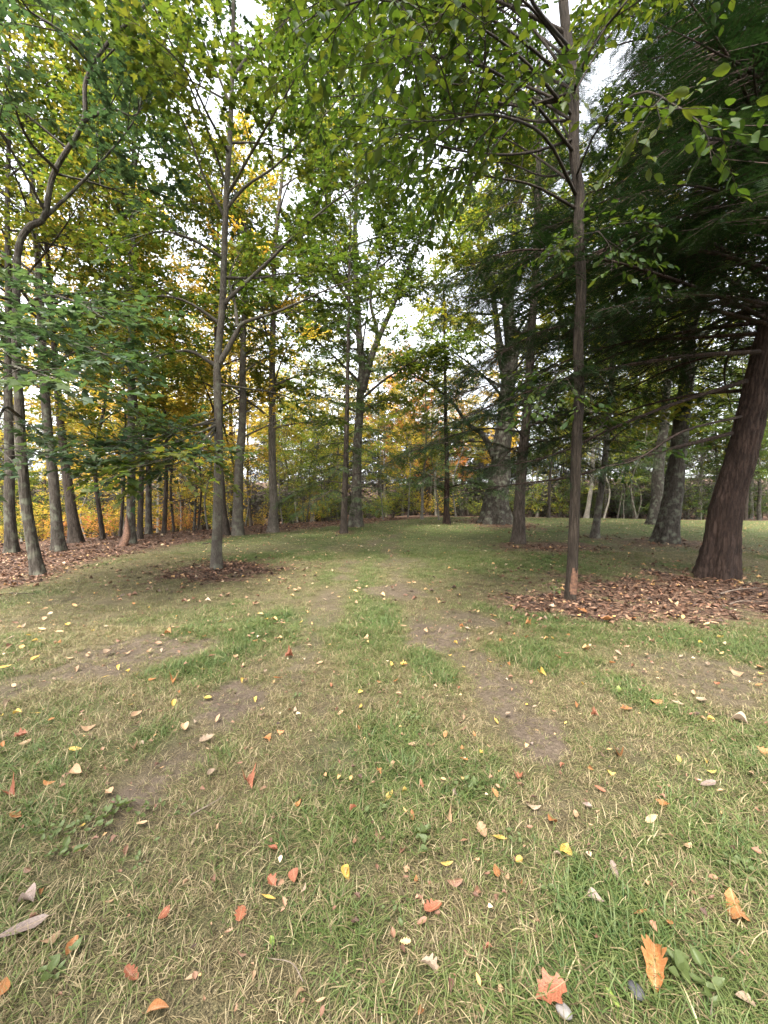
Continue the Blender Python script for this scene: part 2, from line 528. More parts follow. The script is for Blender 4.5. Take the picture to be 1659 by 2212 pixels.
def lawn_maps(x, y):
    x = np.asarray(x, float); y = np.asarray(y, float)
    bare = _blob(P_BARE, x, y)
    tw_ = (fbm(x * 3.1, y * 1.6, 63) - .5)
    xr_ = np.interp(y, [0, 2.4, 3.1, 4.4, 6.6, 9.7, 14, 22], [1.1, .96, .88, .66, .22, .12, .25, .9])
    xl_ = np.interp(y, [0, 2.0, 2.9, 4.2, 6.0, 8.7, 12, 20], [-1.35, -1.27, -1.14, -1.0, -.9, -.85, -.5, .1])
    tk = np.maximum(np.exp(-((x - xr_) / (.20 + .010 * y)) ** 2), np.exp(-((x - xl_) / (.20 + .010 * y)) ** 2)) * sst(1.0, 2.4, y) * sst(24, 12, y)
    bare = np.maximum(bare, np.clip(tk * (.24 + 1.5 * tw_), 0, .6))
    green = _blob(P_GREEN, x, y, 1.0)
    green = np.maximum(green, .55 * np.exp(-((x - .5 * (xr_ + xl_)) / .4) ** 2) * sst(3, 5, y) * sst(20, 10, y)) * (1 - .6 * tk)
    base = fbm(x * .9 + 5, y * .9, 31)
    green = np.maximum(green, sst(.42, .74, base) * .75)
    green = np.maximum(green, .60 * sst(9, 16, y) * (.55 + .6 * base))
    lit = _blob(P_LIT, x, y, .9)
    d = edge_d(x, y)
    w = (fbm(x * 1.1, y * 1.1, 41) - .5) * 2.2
    lit = np.maximum(lit, sst(-2.6, -1.0, d + w))
    lit = np.maximum(lit, sst(-6.2, -7.8, x + w * .6) * sst(5.5, 7.5, y + w))
    lit = np.maximum(lit, sst(30, 34, y + w * 2))
    green = green * (1 - lit) * (1 - .9 * bare)
    return bare, green, lit


# ------------------------------------------------------------------ ground
def _axis(lo, hi, fine_lo, fine_hi, step, grow=1.12, cap=25):
    xs = list(np.arange(fine_lo, fine_hi + 1e-6, step))
    s = step; v = xs[-1]
    while v < hi:
        s = min(s * grow, cap); v += s; xs.append(v)
    s = step; v = fine_lo; left = []
    while v > lo:
        s = min(s * grow, cap); v -= s; left.append(v)
    return np.array(left[::-1] + xs)


gx = _axis(-420, 420, -4.5, 4.5, .07, 1.05)
gy = _axis(-150, 520, .6, 7.0, .07, 1.045)
GX, GY = np.meshgrid(gx, gy)
gz = ground(GX.ravel(), GY.ravel())
bare, green, lit = lawn_maps(GX.ravel(), GY.ravel())
nx, ny = len(gx), len(gy)
ii = (np.arange(ny - 1)[:, None] * nx + np.arange(nx - 1)[None]).ravel()
gf = np.stack([ii, ii + 1, ii + nx + 1, ii + nx], -1)

m, N, L = new_mat('ground_lawn')
geo = N.new('ShaderNodeNewGeometry')


def _noise(scale, det=4, rough=.6):
    n = N.new('ShaderNodeTexNoise'); n.inputs['Scale'].default_value = scale; n.inputs['Detail'].default_value = det
    n.inputs['Roughness'].default_value = rough
    L.new(geo.outputs['Position'], n.inputs['Vector'])
    return n.outputs['Fac']


nf, nm, nb = _noise(160, 3, .7), _noise(28, 5), _noise(3.2, 5)
th = ramp(N, [(.34, (.024, .019, .011)), (.5, (.078, .063, .033)), (.68, (.19, .15, .082))]); L.new(nf, th.inputs[0])
gr = ramp(N, [(.35, (.024, .036, .011)), (.6, (.066, .095, .024)), (.75, (.13, .145, .048))]); L.new(nf, gr.inputs[0])
gfac = math_n(N, L, 'MULTIPLY_ADD', attr(N, 'green').outputs['Fac'], 1.1, math_n(N, L, 'MULTIPLY_ADD', nm, .7, -.28), clamp=True)
c0 = mixc(N, L, gfac, th.outputs[0], gr.outputs[0])
so = ramp(N, [(.3, (.034, .025, .017)), (.5, (.088, .066, .047)), (.72, (.155, .12, .088))]); L.new(math_n(N, L, 'MULTIPLY_ADD', nf, .5, math_n(N, L, 'MULTIPLY', nm, .5)), so.inputs[0])
sf = math_n(N, L, 'MULTIPLY_ADD', attr(N, 'bare').outputs['Fac'], 1.3, math_n(N, L, 'MULTIPLY_ADD', nm, .6, -.42), clamp=True)
c1 = mixc(N, L, sf, c0, so.outputs[0])
vo = N.new('ShaderNodeTexVoronoi'); vo.inputs['Scale'].default_value = 24; vo.inputs['Randomness'].default_value = 1
L.new(geo.outputs['Position'], vo.inputs['Vector'])
sv_ = N.new('ShaderNodeSeparateColor'); L.new(vo.outputs['Color'], sv_.inputs[0])
li = ramp(N, [(.05, (.020, .012, .008)), (.4, (.060, .032, .020)), (.7, (.10, .056, .036)), (.95, (.19, .12, .08))]); L.new(sv_.outputs[0], li.inputs[0])
lf = math_n(N, L, 'MULTIPLY_ADD', attr(N, 'litter').outputs['Fac'], 1.3, math_n(N, L, 'MULTIPLY_ADD', nm, .8, -.5), clamp=True)
c2 = mixc(N, L, lf, c1, li.outputs[0])
bm_ = ramp(N, [(.3, (.78, .78, .78)), (.7, (1.2, 1.2, 1.2))]); L.new(nb, bm_.inputs[0])
c3 = mixc(N, L, 1.0, c2, bm_.outputs[0], 'MULTIPLY')
p = N.new('ShaderNodeBsdfPrincipled'); p.inputs['Roughness'].default_value = .95; p.inputs['Specular IOR Level'].default_value = .15
L.new(c3, p.inputs['Base Color'])
bp = N.new('ShaderNodeBump'); bp.inputs['Strength'].default_value = .9; bp.inputs['Distance'].default_value = .025
L.new(math_n(N, L, 'MULTIPLY_ADD', nf, .5, nm), bp.inputs['Height']); L.new(bp.outputs[0], p.inputs['Normal'])
o = N.new('ShaderNodeOutputMaterial'); L.new(p.outputs[0], o.inputs[0])
gme = mk_mesh('ground', np.stack([GX.ravel(), GY.ravel(), gz], -1), [gf], [m], None, {'bare': bare, 'green': green, 'litter': lit})
tag(link('ground', gme), 'patchy autumn lawn with worn wheel tracks and leaf litter', None, None, 'structure')


# ------------------------------------------------------------------ scattering many tiny pieces inside one object
def scatter(name, pts, rot, sc, idx, variants, extra, label):
    """one object whose mesh points carry one of the variant meshes each"""
    me = bpy.data.meshes.new(name)
    n = len(pts)
    me.vertices.add(n)
    me.vertices.foreach_set('co', np.asarray(pts, np.float32).ravel())
    a = me.attributes.new('rot', 'FLOAT_VECTOR', 'POINT'); a.data.foreach_set('vector', np.asarray(rot, np.float32).ravel())
    a = me.attributes.new('sc', 'FLOAT_VECTOR', 'POINT'); a.data.foreach_set('vector', np.asarray(sc, np.float32).ravel())
    a = me.attributes.new('ci', 'INT', 'POINT'); a.data.foreach_set('value', np.asarray(idx, np.int32))
    for k, v in extra.items():
        a = me.attributes.new(k, 'FLOAT', 'POINT'); a.data.foreach_set('value', np.asarray(v, np.float32))
    ob = link(name, me)
    ng = bpy.data.node_groups.new(name, 'GeometryNodeTree')
    ng.interface.new_socket('Geometry', in_out='INPUT', socket_type='NodeSocketGeometry')
    ng.interface.new_socket('Geometry', in_out='OUTPUT', socket_type='NodeSocketGeometry')
    N, L = ng.nodes, ng.links
    gi, go = N.new('NodeGroupInput'), N.new('NodeGroupOutput')
    g2i = N.new('GeometryNodeGeometryToInstance')
    for v in variants:
        oi = N.new('GeometryNodeObjectInfo'); oi.inputs['Object'].default_value = v
        oi.inputs['As Instance'].default_value = False
        L.new(oi.outputs['Geometry'], g2i.inputs[0])
    iop = N.new('GeometryNodeInstanceOnPoints')
    iop.inputs['Pick Instance'].default_value = True

    def na(nm_, ty):
        q = N.new('GeometryNodeInputNamedAttribute'); q.data_type = ty; q.inputs[0].default_value = nm_
        return q.outputs[0]
    e2r = N.new('FunctionNodeEulerToRotation')
    L.new(na('rot', 'FLOAT_VECTOR'), e2r.inputs[0])
    m2p = N.new('GeometryNodeMeshToPoints')
    L.new(gi.outputs[0], m2p.inputs[0]); L.new(m2p.outputs[0], iop.inputs['Points'])
    L.new(g2i.outputs[0], iop.inputs['Instance'])
    L.new(na('ci', 'INT'), iop.inputs['Instance Index'])
    L.new(e2r.outputs[0], iop.inputs['Rotation'])
    L.new(na('sc', 'FLOAT_VECTOR'), iop.inputs['Scale'])
    L.new(iop.outputs[0], go.inputs[0])
    md = ob.modifiers.new('scatter', 'NODES'); md.node_group = ng
    tag(ob, label, None, None, 'stuff')
    return ob


def variant(name, me):
    return bpy.data.objects.new(name, me)


# ------------------------------------------------------------------ grass
m, N, L = new_mat('grass_blade')
bv = attr(N, 'bv').outputs['Fac']; hv = attr(N, 'hv').outputs['Fac']
gi_ = attr(N, 'grn', 'INSTANCER').outputs['Fac']; ti_ = attr(N, 'tint', 'INSTANCER').outputs['Fac']
isg = math_n(N, L, 'GREATER_THAN', gi_, bv)
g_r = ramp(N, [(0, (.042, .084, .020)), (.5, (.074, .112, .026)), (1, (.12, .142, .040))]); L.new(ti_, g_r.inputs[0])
s_r = ramp(N, [(0, (.060, .042, .022)), (.45, (.16, .122, .064)), (.8, (.27, .21, .115)), (1, (.42, .34, .20))])
L.new(math_n(N, L, 'FRACT', math_n(N, L, 'MULTIPLY_ADD', bv, 17.3, ti_)), s_r.inputs[0])
cc = mixc(N, L, isg, s_r.outputs[0], g_r.outputs[0])
tipc = mixc(N, L, math_n(N, L, 'MULTIPLY', math_n(N, L, 'POWER', hv, 3.0), .45), cc, (.30, .25, .11))
p = N.new('ShaderNodeBsdfPrincipled'); p.inputs['Roughness'].default_value = .55; p.inputs['Specular IOR Level'].default_value = .3
L.new(tipc, p.inputs['Base Color'])
tr = N.new('ShaderNodeBsdfTranslucent'); L.new(tipc, tr.inputs['Color'])
mx = N.new('ShaderNodeMixShader'); mx.inputs[0].default_value = .3
L.new(p.outputs[0], mx.inputs[1]); L.new(tr.outputs[0], mx.inputs[2])
o = N.new('ShaderNodeOutputMaterial'); L.new(mx.outputs[0], o.inputs[0])
M_GRASS = m


def clump(seed, n, rad, lo, hi, wlo, whi, lay, seg=3):
    r = np.random.default_rng(seed)
    V = []; Fa = []; B = []; H = []
    main = r.uniform(0, 2 * math.pi)
    for k in range(n):
        a = r.uniform(0, 2 * math.pi); q = rad * math.sqrt(r.random())
        b = np.array([q * math.cos(a), q * math.sin(a), -.004])
        ln = r.uniform(lo, hi); w = r.uniform(wlo, whi)
        az = main + r.normal(0, 1.0) if r.random() < .6 else r.uniform(0, 2 * math.pi)
        e0 = r.uniform(.7, 1.45) * (1 - .45 * lay * r.random()); bend = r.uniform(.5, 1.7) * (.6 + lay)
        d2 = np.array([math.cos(az), math.sin(az), 0]); sdv = np.array([-math.sin(az), math.cos(az), 0])
        pts = [b]; e = e0
        for i in range(seg):
            pts.append(pts[-1] + ln / seg * (d2 * math.cos(e) + np.array([0, 0, math.sin(e)]))); e -= bend / seg
            if pts[-1][2] < .004: pts[-1][2] = .004 + .008 * r.random()
        base = len(V); rv = r.random()
        for i in range(seg):
            ww = w * (1 - .5 * (i / seg) ** 2) * .5
            V += [pts[i] - sdv * ww, pts[i] + sdv * ww]; B += [rv, rv]; H += [i / seg] * 2
        V.append(pts[-1]); B.append(rv); H.append(1)
        for i in range(seg - 1):
            s0 = base + 2 * i
            Fa += [[s0, s0 + 1, s0 + 3], [s0, s0 + 3, s0 + 2]]
        s0 = base + 2 * (seg - 1); Fa.append([s0, s0 + 1, s0 + 2])
    return mk_mesh('grass_clump', np.array(V), [np.array(Fa)], [M_GRASS], None, {'bv': B, 'hv': H})


def scatter_area(n, ylo, yhi, r, xm=1.16):
    y = np.sqrt(r.random(n) * (yhi ** 2 - ylo ** 2) + ylo ** 2)
    x = (r.random(n) * 2 - 1) * (y * xm + .25)
    return x, y


def grass_field(name, n, ylo, yhi, variants, smin, smax, seed, label, minfade=.0):
    r = np.random.default_rng(seed)
    x, y = scatter_area(n, ylo, yhi, r)
    b, g, l = lawn_maps(x, y)
    keep = r.random(n) > np.maximum(np.maximum(b * .76, l * 1.02), 0) * (1 if not minfade else .95)
    nse = fbm(x * 3.1, y * 3.1, 77)
    keep &= r.random(n) < .55 + .7 * nse + .3 * g
    x, y, g, nse = x[keep], y[keep], g[keep], nse[keep]
    b, l = b[keep], l[keep]
    k = len(x)
    z = ground(x, y)
    s = r.uniform(smin, smax, k) * (.62 + .55 * g + .35 * nse) * (1 - .4 * b)
    rot = np.stack([r.normal(0, .1, k), r.normal(0, .1, k), r.uniform(0, 6.283, k)], -1)
    sc_ = np.stack([np.maximum(s, .7), np.maximum(s, .7), s * .72], -1)
    gg = np.clip(.36 + .64 * g + .35 * (nse - .5) + r.normal(0, .1, k), 0.02, 1)
    tint = np.clip(.85 - .75 * g + .2 * sst(6, 16, y) + r.normal(0, .22, k), 0, 1)  # paler far off: thin yellower grass, also lightened to offset the tree shade
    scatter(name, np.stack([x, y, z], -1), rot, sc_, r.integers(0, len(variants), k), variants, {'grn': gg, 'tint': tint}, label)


cl_near = [variant('grass_clump', clump(100 + i, 20, .055, .035, .095, .0017, .0033, [.25, .5, .8, 1][i % 4])) for i in range(10)]
cl_mid = [variant('grass_clump', clump(140 + i, 26, .10, .03, .08, .0026, .0046, [.25, .5, .8][i % 3], 2)) for i in range(8)]
cl_far = [variant('grass_clump', clump(170 + i, 30, .20, .03, .07, .006, .011, .5, 2)) for i in range(6)]
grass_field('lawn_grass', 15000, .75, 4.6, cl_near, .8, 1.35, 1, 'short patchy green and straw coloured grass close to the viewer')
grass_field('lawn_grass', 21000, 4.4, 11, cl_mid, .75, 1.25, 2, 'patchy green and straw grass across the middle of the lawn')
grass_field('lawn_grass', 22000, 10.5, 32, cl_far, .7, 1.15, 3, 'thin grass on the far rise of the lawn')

# longer green tufts in the lush spots
cl_tuft = [variant('grass_clump', clump(190 + i, 26, .05, .07, .17, .002, .0062, .45, 4)) for i in range(6)]
r_ = np.random.default_rng(5)
tx, ty = scatter_area(9000, .8, 7.5, r_)
tb, tg, tl = lawn_maps(tx, ty)
kp = (r_.random(9000) < np.clip(tg - .35, 0, 1) * .75) & (tl < .3)
tx, ty, tg = tx[kp], ty[kp], tg[kp]; k = len(tx)
ts = r_.uniform(.5, 1.0, k)
scatter('lawn_grass', np.stack([tx, ty, ground(tx, ty)], -1), np.stack([r_.normal(0, .15, k), r_.normal(0, .15, k), r_.uniform(0, 6.28, k)], -1),
        np.stack([ts, ts, ts * .66], -1), r_.integers(0, 6, k), cl_tuft, {'grn': np.clip(.82 + r_.normal(0, .1, k), 0, 1), 'tint': np.clip(.25 + r_.normal(0, .2, k), 0, 1)},
        'longer lush green tufts of grass in the lawn')


# ------------------------------------------------------------------ trees: trunks
def trunk_mesh(path, r0, r1, mat, sides=20, step=.15, flare=.5, lobes=5, relief=0.0, ridge=14, seed=0, power=.8, knots=0):
    """path: points from the ground up, relative to the tree's base"""
    r = np.random.default_rng(seed)
    P = np.asarray(path, float)
    ln = float(np.sum(np.linalg.norm(np.diff(P, axis=0), axis=1)))
    n = max(8, int(ln / step))
    C = catmull(P, n * 3)
    cum = np.concatenate([[0], np.cumsum(np.linalg.norm(np.diff(C, axis=0), axis=1))])
    h = np.linspace(0, 1, n) ** 1.15 * cum[-1]
    C = np.stack([np.interp(h, cum, C[:, k]) for k in range(3)], -1)
    C[:, 0] += (vnoise(h * .7, np.zeros(n), seed) - .5) * r0 * .35 * sst(0, 1.5, h)
    C[:, 1] += (vnoise(h * .7, np.ones(n) * 7, seed) - .5) * r0 * .35 * sst(0, 1.5, h)
    rad = r0 + (r1 - r0) * (h / h[-1]) ** power
    th = np.arange(sides) / sides * 2 * math.pi
    T = nrm(np.gradient(C, axis=0))
    Nn = nrm(np.cross(T, np.array([0, 1.0, 0]))); B = np.cross(T, Nn)
    H, TH = np.meshgrid(h, th, indexing='ij')
    ph = r.uniform(0, 6.28, 3)
    fl = np.exp(-H / (1.6 * r0 + .12))
    Rr = rad[:, None] * (1 + flare * fl * (1 + .42 * np.cos(lobes * TH + ph[0]) + .2 * np.cos((lobes - 2) * TH + ph[1])))
    Rr = Rr * (1 + .05 * np.cos(2 * TH + ph[2] + H * .4) + .05 * (vnoise(H * 2.2 + 40, np.cos(TH) * 1.5 + seed, seed) - .5))
    if relief:
        u = TH / (2 * math.pi) * ridge
        w = (fbm(H * 1.1, np.cos(TH) * 2 + np.sin(TH) * 2 + seed, seed + 3) - .5) * 2.2
        a = u + w
        ph2 = np.abs((a + .5 * np.floor(H * 1.7 + vnoise(np.floor(a), H * 0, seed)) * 0) % 1 - .5) * 2
        furrow = np.clip(1.2 - ph2 * 1.6, 0, 1) * (.45 + .75 * vnoise(H * 3.3, np.floor(a) * 3.1, seed + 5))
        Rr = Rr - relief * rad[:, None] / max(r0, .05) * furrow
        Rr = Rr + relief * .5 * (vnoise(H * 16, np.cos(TH) * 9 + np.sin(TH) * 5, seed + 6) - .5)
    for _ in range(knots):
        kh = r.uniform(.6, 5); kt = r.uniform(3.4, 6.0)
        dth = np.abs((TH - kt + math.pi) % (2 * math.pi) - math.pi)
        q = ((H - kh) / (r0 * .55)) ** 2 + (dth / .5) ** 2
        Rr = Rr + r0 * (.16 * np.exp(-q) - .14 * np.exp(-q * 6))
    V = C[:, None] + Rr[..., None] * (Nn[:, None] * np.cos(TH)[..., None] + B[:, None] * np.sin(TH)[..., None])
    i = np.arange(n - 1)[:, None] * sides; j = np.arange(sides)[None]; j2 = (j + 1) % sides
    Fq = np.stack([i + j, i + j2, i + sides + j2, i + sides + j], -1).reshape(-1, 4)
    me = mk_mesh('trunk', V.reshape(-1, 3), [Fq], [mat])
    return me, C, rad, h


# ------------------------------------------------------------------ trees: leafy limbs
def limb(buf, r, P, r0, r1, o, start=.25, cvb=None):
    """a limb along P with side branches, twigs and leaves"""
    n = max(6, min(14, len(P) * 3))
    C = catmull(P, n)
    buf.tube(C, r0 + (r1 - r0) * np.linspace(0, 1, n) ** .8, 7 if r0 > .03 else 5)
    seg = np.linalg.norm(np.diff(C, axis=0), axis=1); cum = np.concatenate([[0], np.cumsum(seg)]); ln = cum[-1]
    T = nrm(np.gradient(C, axis=0))
    k = max(3, int(ln * (1 - start) / o['sp2']))
    s = np.sort(start + (1 - start) * (np.arange(k) + r.random(k) * .8) / k); s = np.append(np.clip(s, 0, .99), 1.0)
    p = np.stack([np.interp(s * ln, cum, C[:, i]) for i in range(3)], -1)
    t = nrm(np.stack([np.interp(s * ln, cum, T[:, i]) for i in range(3)], -1))
    k = len(s)
    side = nrm(np.cross(t, np.broadcast_to(np.array([0, 0, 1.0]), t.shape)) + 1e-4)
    upv = np.cross(side, t)
    sg = np.where(np.arange(k) % 2 == 0, 1.0, -1.0); sg[-1] = 0
    fl = o['flat']
    az = r.normal(0, 1 - fl * .75, k)
    sv = side * np.cos(az)[:, None] * sg[:, None] + upv * (np.sin(az) + .12)[:, None]
    a = r.uniform(.6, 1.1, k)
    d = nrm(t * np.cos(a)[:, None] + sv * np.sin(a)[:, None]); d[-1] = t[-1]
    d[:, 2] += o.get('lift', .05); d = nrm(d)
    l2 = o['l2'] * r.uniform(.55, 1.2, k) * (1.1 - .6 * s) ; l2 = np.minimum(l2, .6 * ln + .2)
    # level two: four-point curved branches
    q = np.linspace(0, 1, 4)[None, :, None]
    bend = r.normal(0, .12, (k, 3)); bend[:, 2] -= o['droop']
    P2 = p[:, None] + l2[:, None, None] * (d[:, None] * q + bend[:, None] * q ** 2)
    rr = np.minimum(r1 + .3 * (r0 - r1) * (1 - s), .005 + .008 * l2)
    R2 = rr[:, None] * np.array([1, .8, .55, .3])[None]
    for i in range(k):
        buf.tube(P2[i], R2[i], 4)
    # level three twigs
    n3 = np.maximum(2, (l2 / o['sp3']).astype(int))
    idx = np.repeat(np.arange(k), n3)
    m = len(idx)
    pos_in = np.concatenate([(np.arange(c) + r.random(c) * .7) / c for c in n3])
    pos_in = .18 + .82 * np.clip(pos_in, 0, 1)
    x = pos_in[:, None]
    p3 = p[idx] + l2[idx][:, None] * (d[idx] * x + bend[idx] * x ** 2)
    t3 = nrm(d[idx] + 2 * bend[idx] * x)
    s3 = nrm(np.cross(t3, np.array([0, 0, 1.0])) + 1e-4); u3 = np.cross(s3, t3)
    sg3 = np.where(r.random(m) < .5, 1.0, -1.0)
    az3 = r.normal(0, 1 - fl * .7, m)
    a3 = r.uniform(.35, 1.15, m)
    d3 = nrm(t3 * np.cos(a3)[:, None] + np.sin(a3)[:, None] * (s3 * (sg3 * np.cos(az3))[:, None] + u3 * np.sin(az3)[:, None]))
    l3 = o['l3'] * r.uniform(.5, 1.2, m)
    if o.get('twigs', True):
        e3 = p3 + d3 * l3[:, None] + np.array([0, 0, -o['droop'] * .25]) * l3[:, None]
        for i in range(m):
            buf.tube(np.stack([p3[i], e3[i]]), np.array([.0035, .0015]), 3)
    # leaves
    nl = np.maximum(2, (l3 / o['spl']).astype(int))
    j = np.repeat(np.arange(m), nl); M = len(j)
    f = np.concatenate([(np.arange(c) + .6) / c for c in nl])
    lp = p3[j] + d3[j] * (l3[j] * f)[:, None]
    sl3 = nrm(np.cross(d3[j], np.array([0, 0, 1.0])) + 1e-4)
    alt = np.where(r.random(M) < .5, 1.0, -1.0)
    al = r.uniform(.3, 1.2, M)
    ld = d3[j] * np.cos(al)[:, None] + sl3 * (alt * np.sin(al))[:, None]
    ld[:, 2] += r.normal(-o.get('hang', .15), .25, M)
    nz = np.tile([0, 0, 1.0], (M, 1)) + r.normal(0, o['tilt'], (M, 3))
    base = r.random() if cvb is None else cvb
    cvv = np.clip(base * .5 + .5 * r.random(k)[idx][j] + r.normal(0, .06, M), 0, 1)
    buf.leaves(lp, ld, nz, o['size'] * r.uniform(.6, 1.2, M), o['tmpl'], 1, cvv, r)


OPT = dict(sp2=.22, l2=1.5, sp3=.115, l3=.48, spl=.055, size=.135, flat=.5, droop=.12, tilt=.45, tmpl=T_DIAMOND)


def opt(**k):
    o_ = dict(OPT); o_.update(k); return o_


def auto_limbs(buf, r, C, rad, h, h0, o, n, lmax, lmin, el=(.35, .9), azr=None, top=True, avoid=None):
    H = h[-1]
    az = r.uniform(0, 6.28)
    for i in range(n):
        f = (i + r.random() * .8) / n
        hh = h0 + (H - h0) * f ** .9
        if hh > H: continue
        p = np.array([np.interp(hh, h, C[:, k]) for k in range(3)]); rr = float(np.interp(hh, h, rad))
        az += 2.4 + r.normal(0, .4)
        a_ = az if azr is None else r.uniform(*azr)
        e = r.uniform(*el) * (.75 + .5 * f)
        ln = (lmax + (lmin - lmax) * f) * r.uniform(.7, 1.15)
        d = np.array([math.cos(a_) * math.cos(e), math.sin(a_) * math.cos(e), math.sin(e)])
        bnd = np.array([math.cos(a_ + r.normal(0, .5)), math.sin(a_ + r.normal(0, .5)), r.normal(-.1, .15)])
        Pp = [p, p + d * ln * .33, p + d * ln * .66 + bnd * ln * .08, p + d * ln * .95 + bnd * ln * .24]
        limb(buf, r, Pp, min(rr * .55, .018 + .012 * ln), .006, o)


def px_path(base_px, pts, dep=None, dy=None):
    """base on the ground, then the trunk's course above it"""
    b = gpt(*base_px)
    D = b[1] if dep is None else dep
    out = [b]
    for i, (x, y) in enumerate(pts):
        out.append(at(x, y, D + (0 if dy is None else dy[i])))
    return b, np.array(out) - b, D


def broadleaf(name, label, base, pts, w0, w1, bark, leafm, o, extra_h=4.0, limbs=(), n=16, h0=None, lmax=3.5, lmin=1.5,
              seed=1, group=None, relief=0.0, sides=20, step=.15, flare=.62, el=(.35, .9), cat='tree', lobes=5, ridge=14, knots=0, azr=None, top=2.2, prune=None, power=.8):
    r = np.random.default_rng(seed)
    b, P, D = px_path(base, pts)
    d = nrm(P[-1] - P[-2]); d = nrm(d + np.array([0, 0, .5]))
    if extra_h:
        P = np.vstack([P, P[-1] + d * extra_h * .5 + r.normal(0, .15, 3), P[-1] + d * extra_h + r.normal(0, .3, 3)])
    P[0, 2] = -.12
    r0 = w0 * .5 * D / F; r1 = w1 * .5 * D / F * (.35 if extra_h else 1)
    root = empty(name, b)
    me, C, rad, h = trunk_mesh(P, r0, r1, MATS[bark], sides, step, flare, lobes, relief, ridge, seed, knots=knots, power=power)
    link('trunk', me, root)
    buf = Buf()
    for L_ in limbs:
        Lp = np.array([at(x, y, D + q) for x, y, q in L_['p']]) - b
        lb_ = Buf()
        limb(lb_, r, Lp, L_['w'] * .5 * D / F, .006, L_.get('o', o), L_.get('start', .3), L_.get('cv'))
        link('branch', lb_.mesh('branch', [MATS[bark], MATS[L_.get('leaf', leafm)]]), root)
    if n:
        H0 = h0 if h0 is not None else h[-1] * .45
        auto_limbs(buf, r, C, rad, h, H0, o, n, lmax, lmin, el, azr)
    if top:
        limb(buf, r, [C[-2], C[-1] + np.array([0, 0, top * .5]), C[-1] + np.array([.3, .1, top])], max(r1, .012), .006, o, .0)
    me2 = buf.mesh('crown', [MATS[bark], MATS[leafm]])
    if me2:
        link('crown', me2, root)
    tag(root, label, cat, group)
    return root


O_MAPLE = opt(size=.135, tmpl=T_PALM, flat=.85, droop=.10, tilt=.28, spl=.075, sp3=.12, l3=.48)
O_MAPLE2 = opt(size=.15, flat=.7, droop=.10, tilt=.4, twigs=False)
O_BEECH = opt(size=.175, flat=.6, droop=.15, tilt=.4, twigs=False, l2=1.8, sp2=.19)
O_FAR = opt(size=.19, flat=.5, spl=.065, l3=.55, sp3=.12, l2=1.8, sp2=.22, twigs=False)
O_BIG = opt(size=.104, tmpl=T_OVAL, flat=.6, droop=.14, tilt=.38, spl=.062, sp3=.105, l3=.5, hang=.35)

# ---- near trees of the picture
broadleaf('maple_tree', 'grey maple with a leaning kinked trunk standing in leaf litter at the far left', (86, 1243),
          [(62, 1130), (46, 1000), (40, 850), (33, 690), (38, 545), (62, 492), (95, 470), (118, 377), (178, 265), (184, 176), (228, 98), (326, 0)], 22, 10,
          'bark_grey', 'leaf_bluegreen', O_MAPLE, extra_h=2.5, n=10, h0=6.0, lmax=3.2, lmin=1.6, seed=11, relief=.012, sides=36, step=.08, flare=.5,
          limbs=[dict(p=[(38, 740, 0), (100, 720, -1.0), (170, 745, -1.9), (240, 770, -2.4)], w=9, start=.15),
                 dict(p=[(40, 800, 0), (20, 790, -1.5), (60, 800, -2.8), (110, 815, -3.4)], w=8, start=.2),
                 dict(p=[(36, 680, 0), (90, 640, -.8), (160, 650, -1.6), (230, 690, -2.2)], w=8, start=.2),
                 dict(p=[(42, 900, 0), (10, 880, -1.2), (-10, 950, -2.2), (30, 1000, -3.0)], w=7, start=.3),
                 dict(p=[(35, 650, 0), (-30, 640, -1), (-60, 680, -2), (-20, 720, -3)], w=8, start=.3),
                 dict(p=[(180, 262, 0), (240, 235, .2), (290, 250, .4), (330, 200, .6)], w=9, start=.3),
                 dict(p=[(125, 370, 0), (60, 300, -.6), (20, 200, -1.2), (-20, 120, -1.6)], w=8, start=.25),
                 dict(p=[(200, 140, 0), (120, 60, -.8), (60, 20, -1.6), (20, -60, -2.2)], w=8, start=.25),
                 dict(p=[(97, 470, 0), (190, 380, .3), (290, 260, .5), (310, 170, .6)], w=8, start=.3)])
broadleaf('hardwood_tree', 'tall straight grey tree just behind the kinked maple at the far left', (128, 1190),
          [(118, 1050), (100, 900), (86, 700), (76, 500), (66, 350), (60, 200)], 23, 12, 'bark_grey', 'leaf_mixed', O_MAPLE2,
          n=22, h0=5.5, lmax=4.2, lmin=2, seed=12, relief=.012, sides=28, step=.12)
broadleaf('hardwood_tree', 'dark leaning trunk right of the tall grey tree, left forest edge', (164, 1172),
          [(150, 1050), (131, 900), (118, 750), (104, 560)], 21, 13, 'bark_dark', 'leaf_mixed', O_MAPLE2, n=16, h0=6.5, lmax=4, lmin=2, seed=13,
          relief=.01, sides=24, step=.14)
broadleaf('hardwood_tree', 'thick shaded trunk behind the kinked maple, leftmost of the forest edge', (24, 1194), [(21, 1000), (18, 800), (15, 500), (20, 300)], 20, 12, 'bark_grey', 'leaf_mixed',
          O_MAPLE2, n=18, h0=6, lmax=4.2, lmin=2, seed=14, sides=24)
broadleaf('hardwood_tree', 'very straight tall grey tree with leaning reddish bark slab at its foot', (283, 1174), [(284, 950), (285, 700), (288, 400), (290, 100)], 18, 12,
          'bark_grey', 'leaf_mixed', O_MAPLE2, n=26, h0=8, lmax=4.2, lmin=2.2, seed=15, relief=.012, sides=24, extra_h=3)
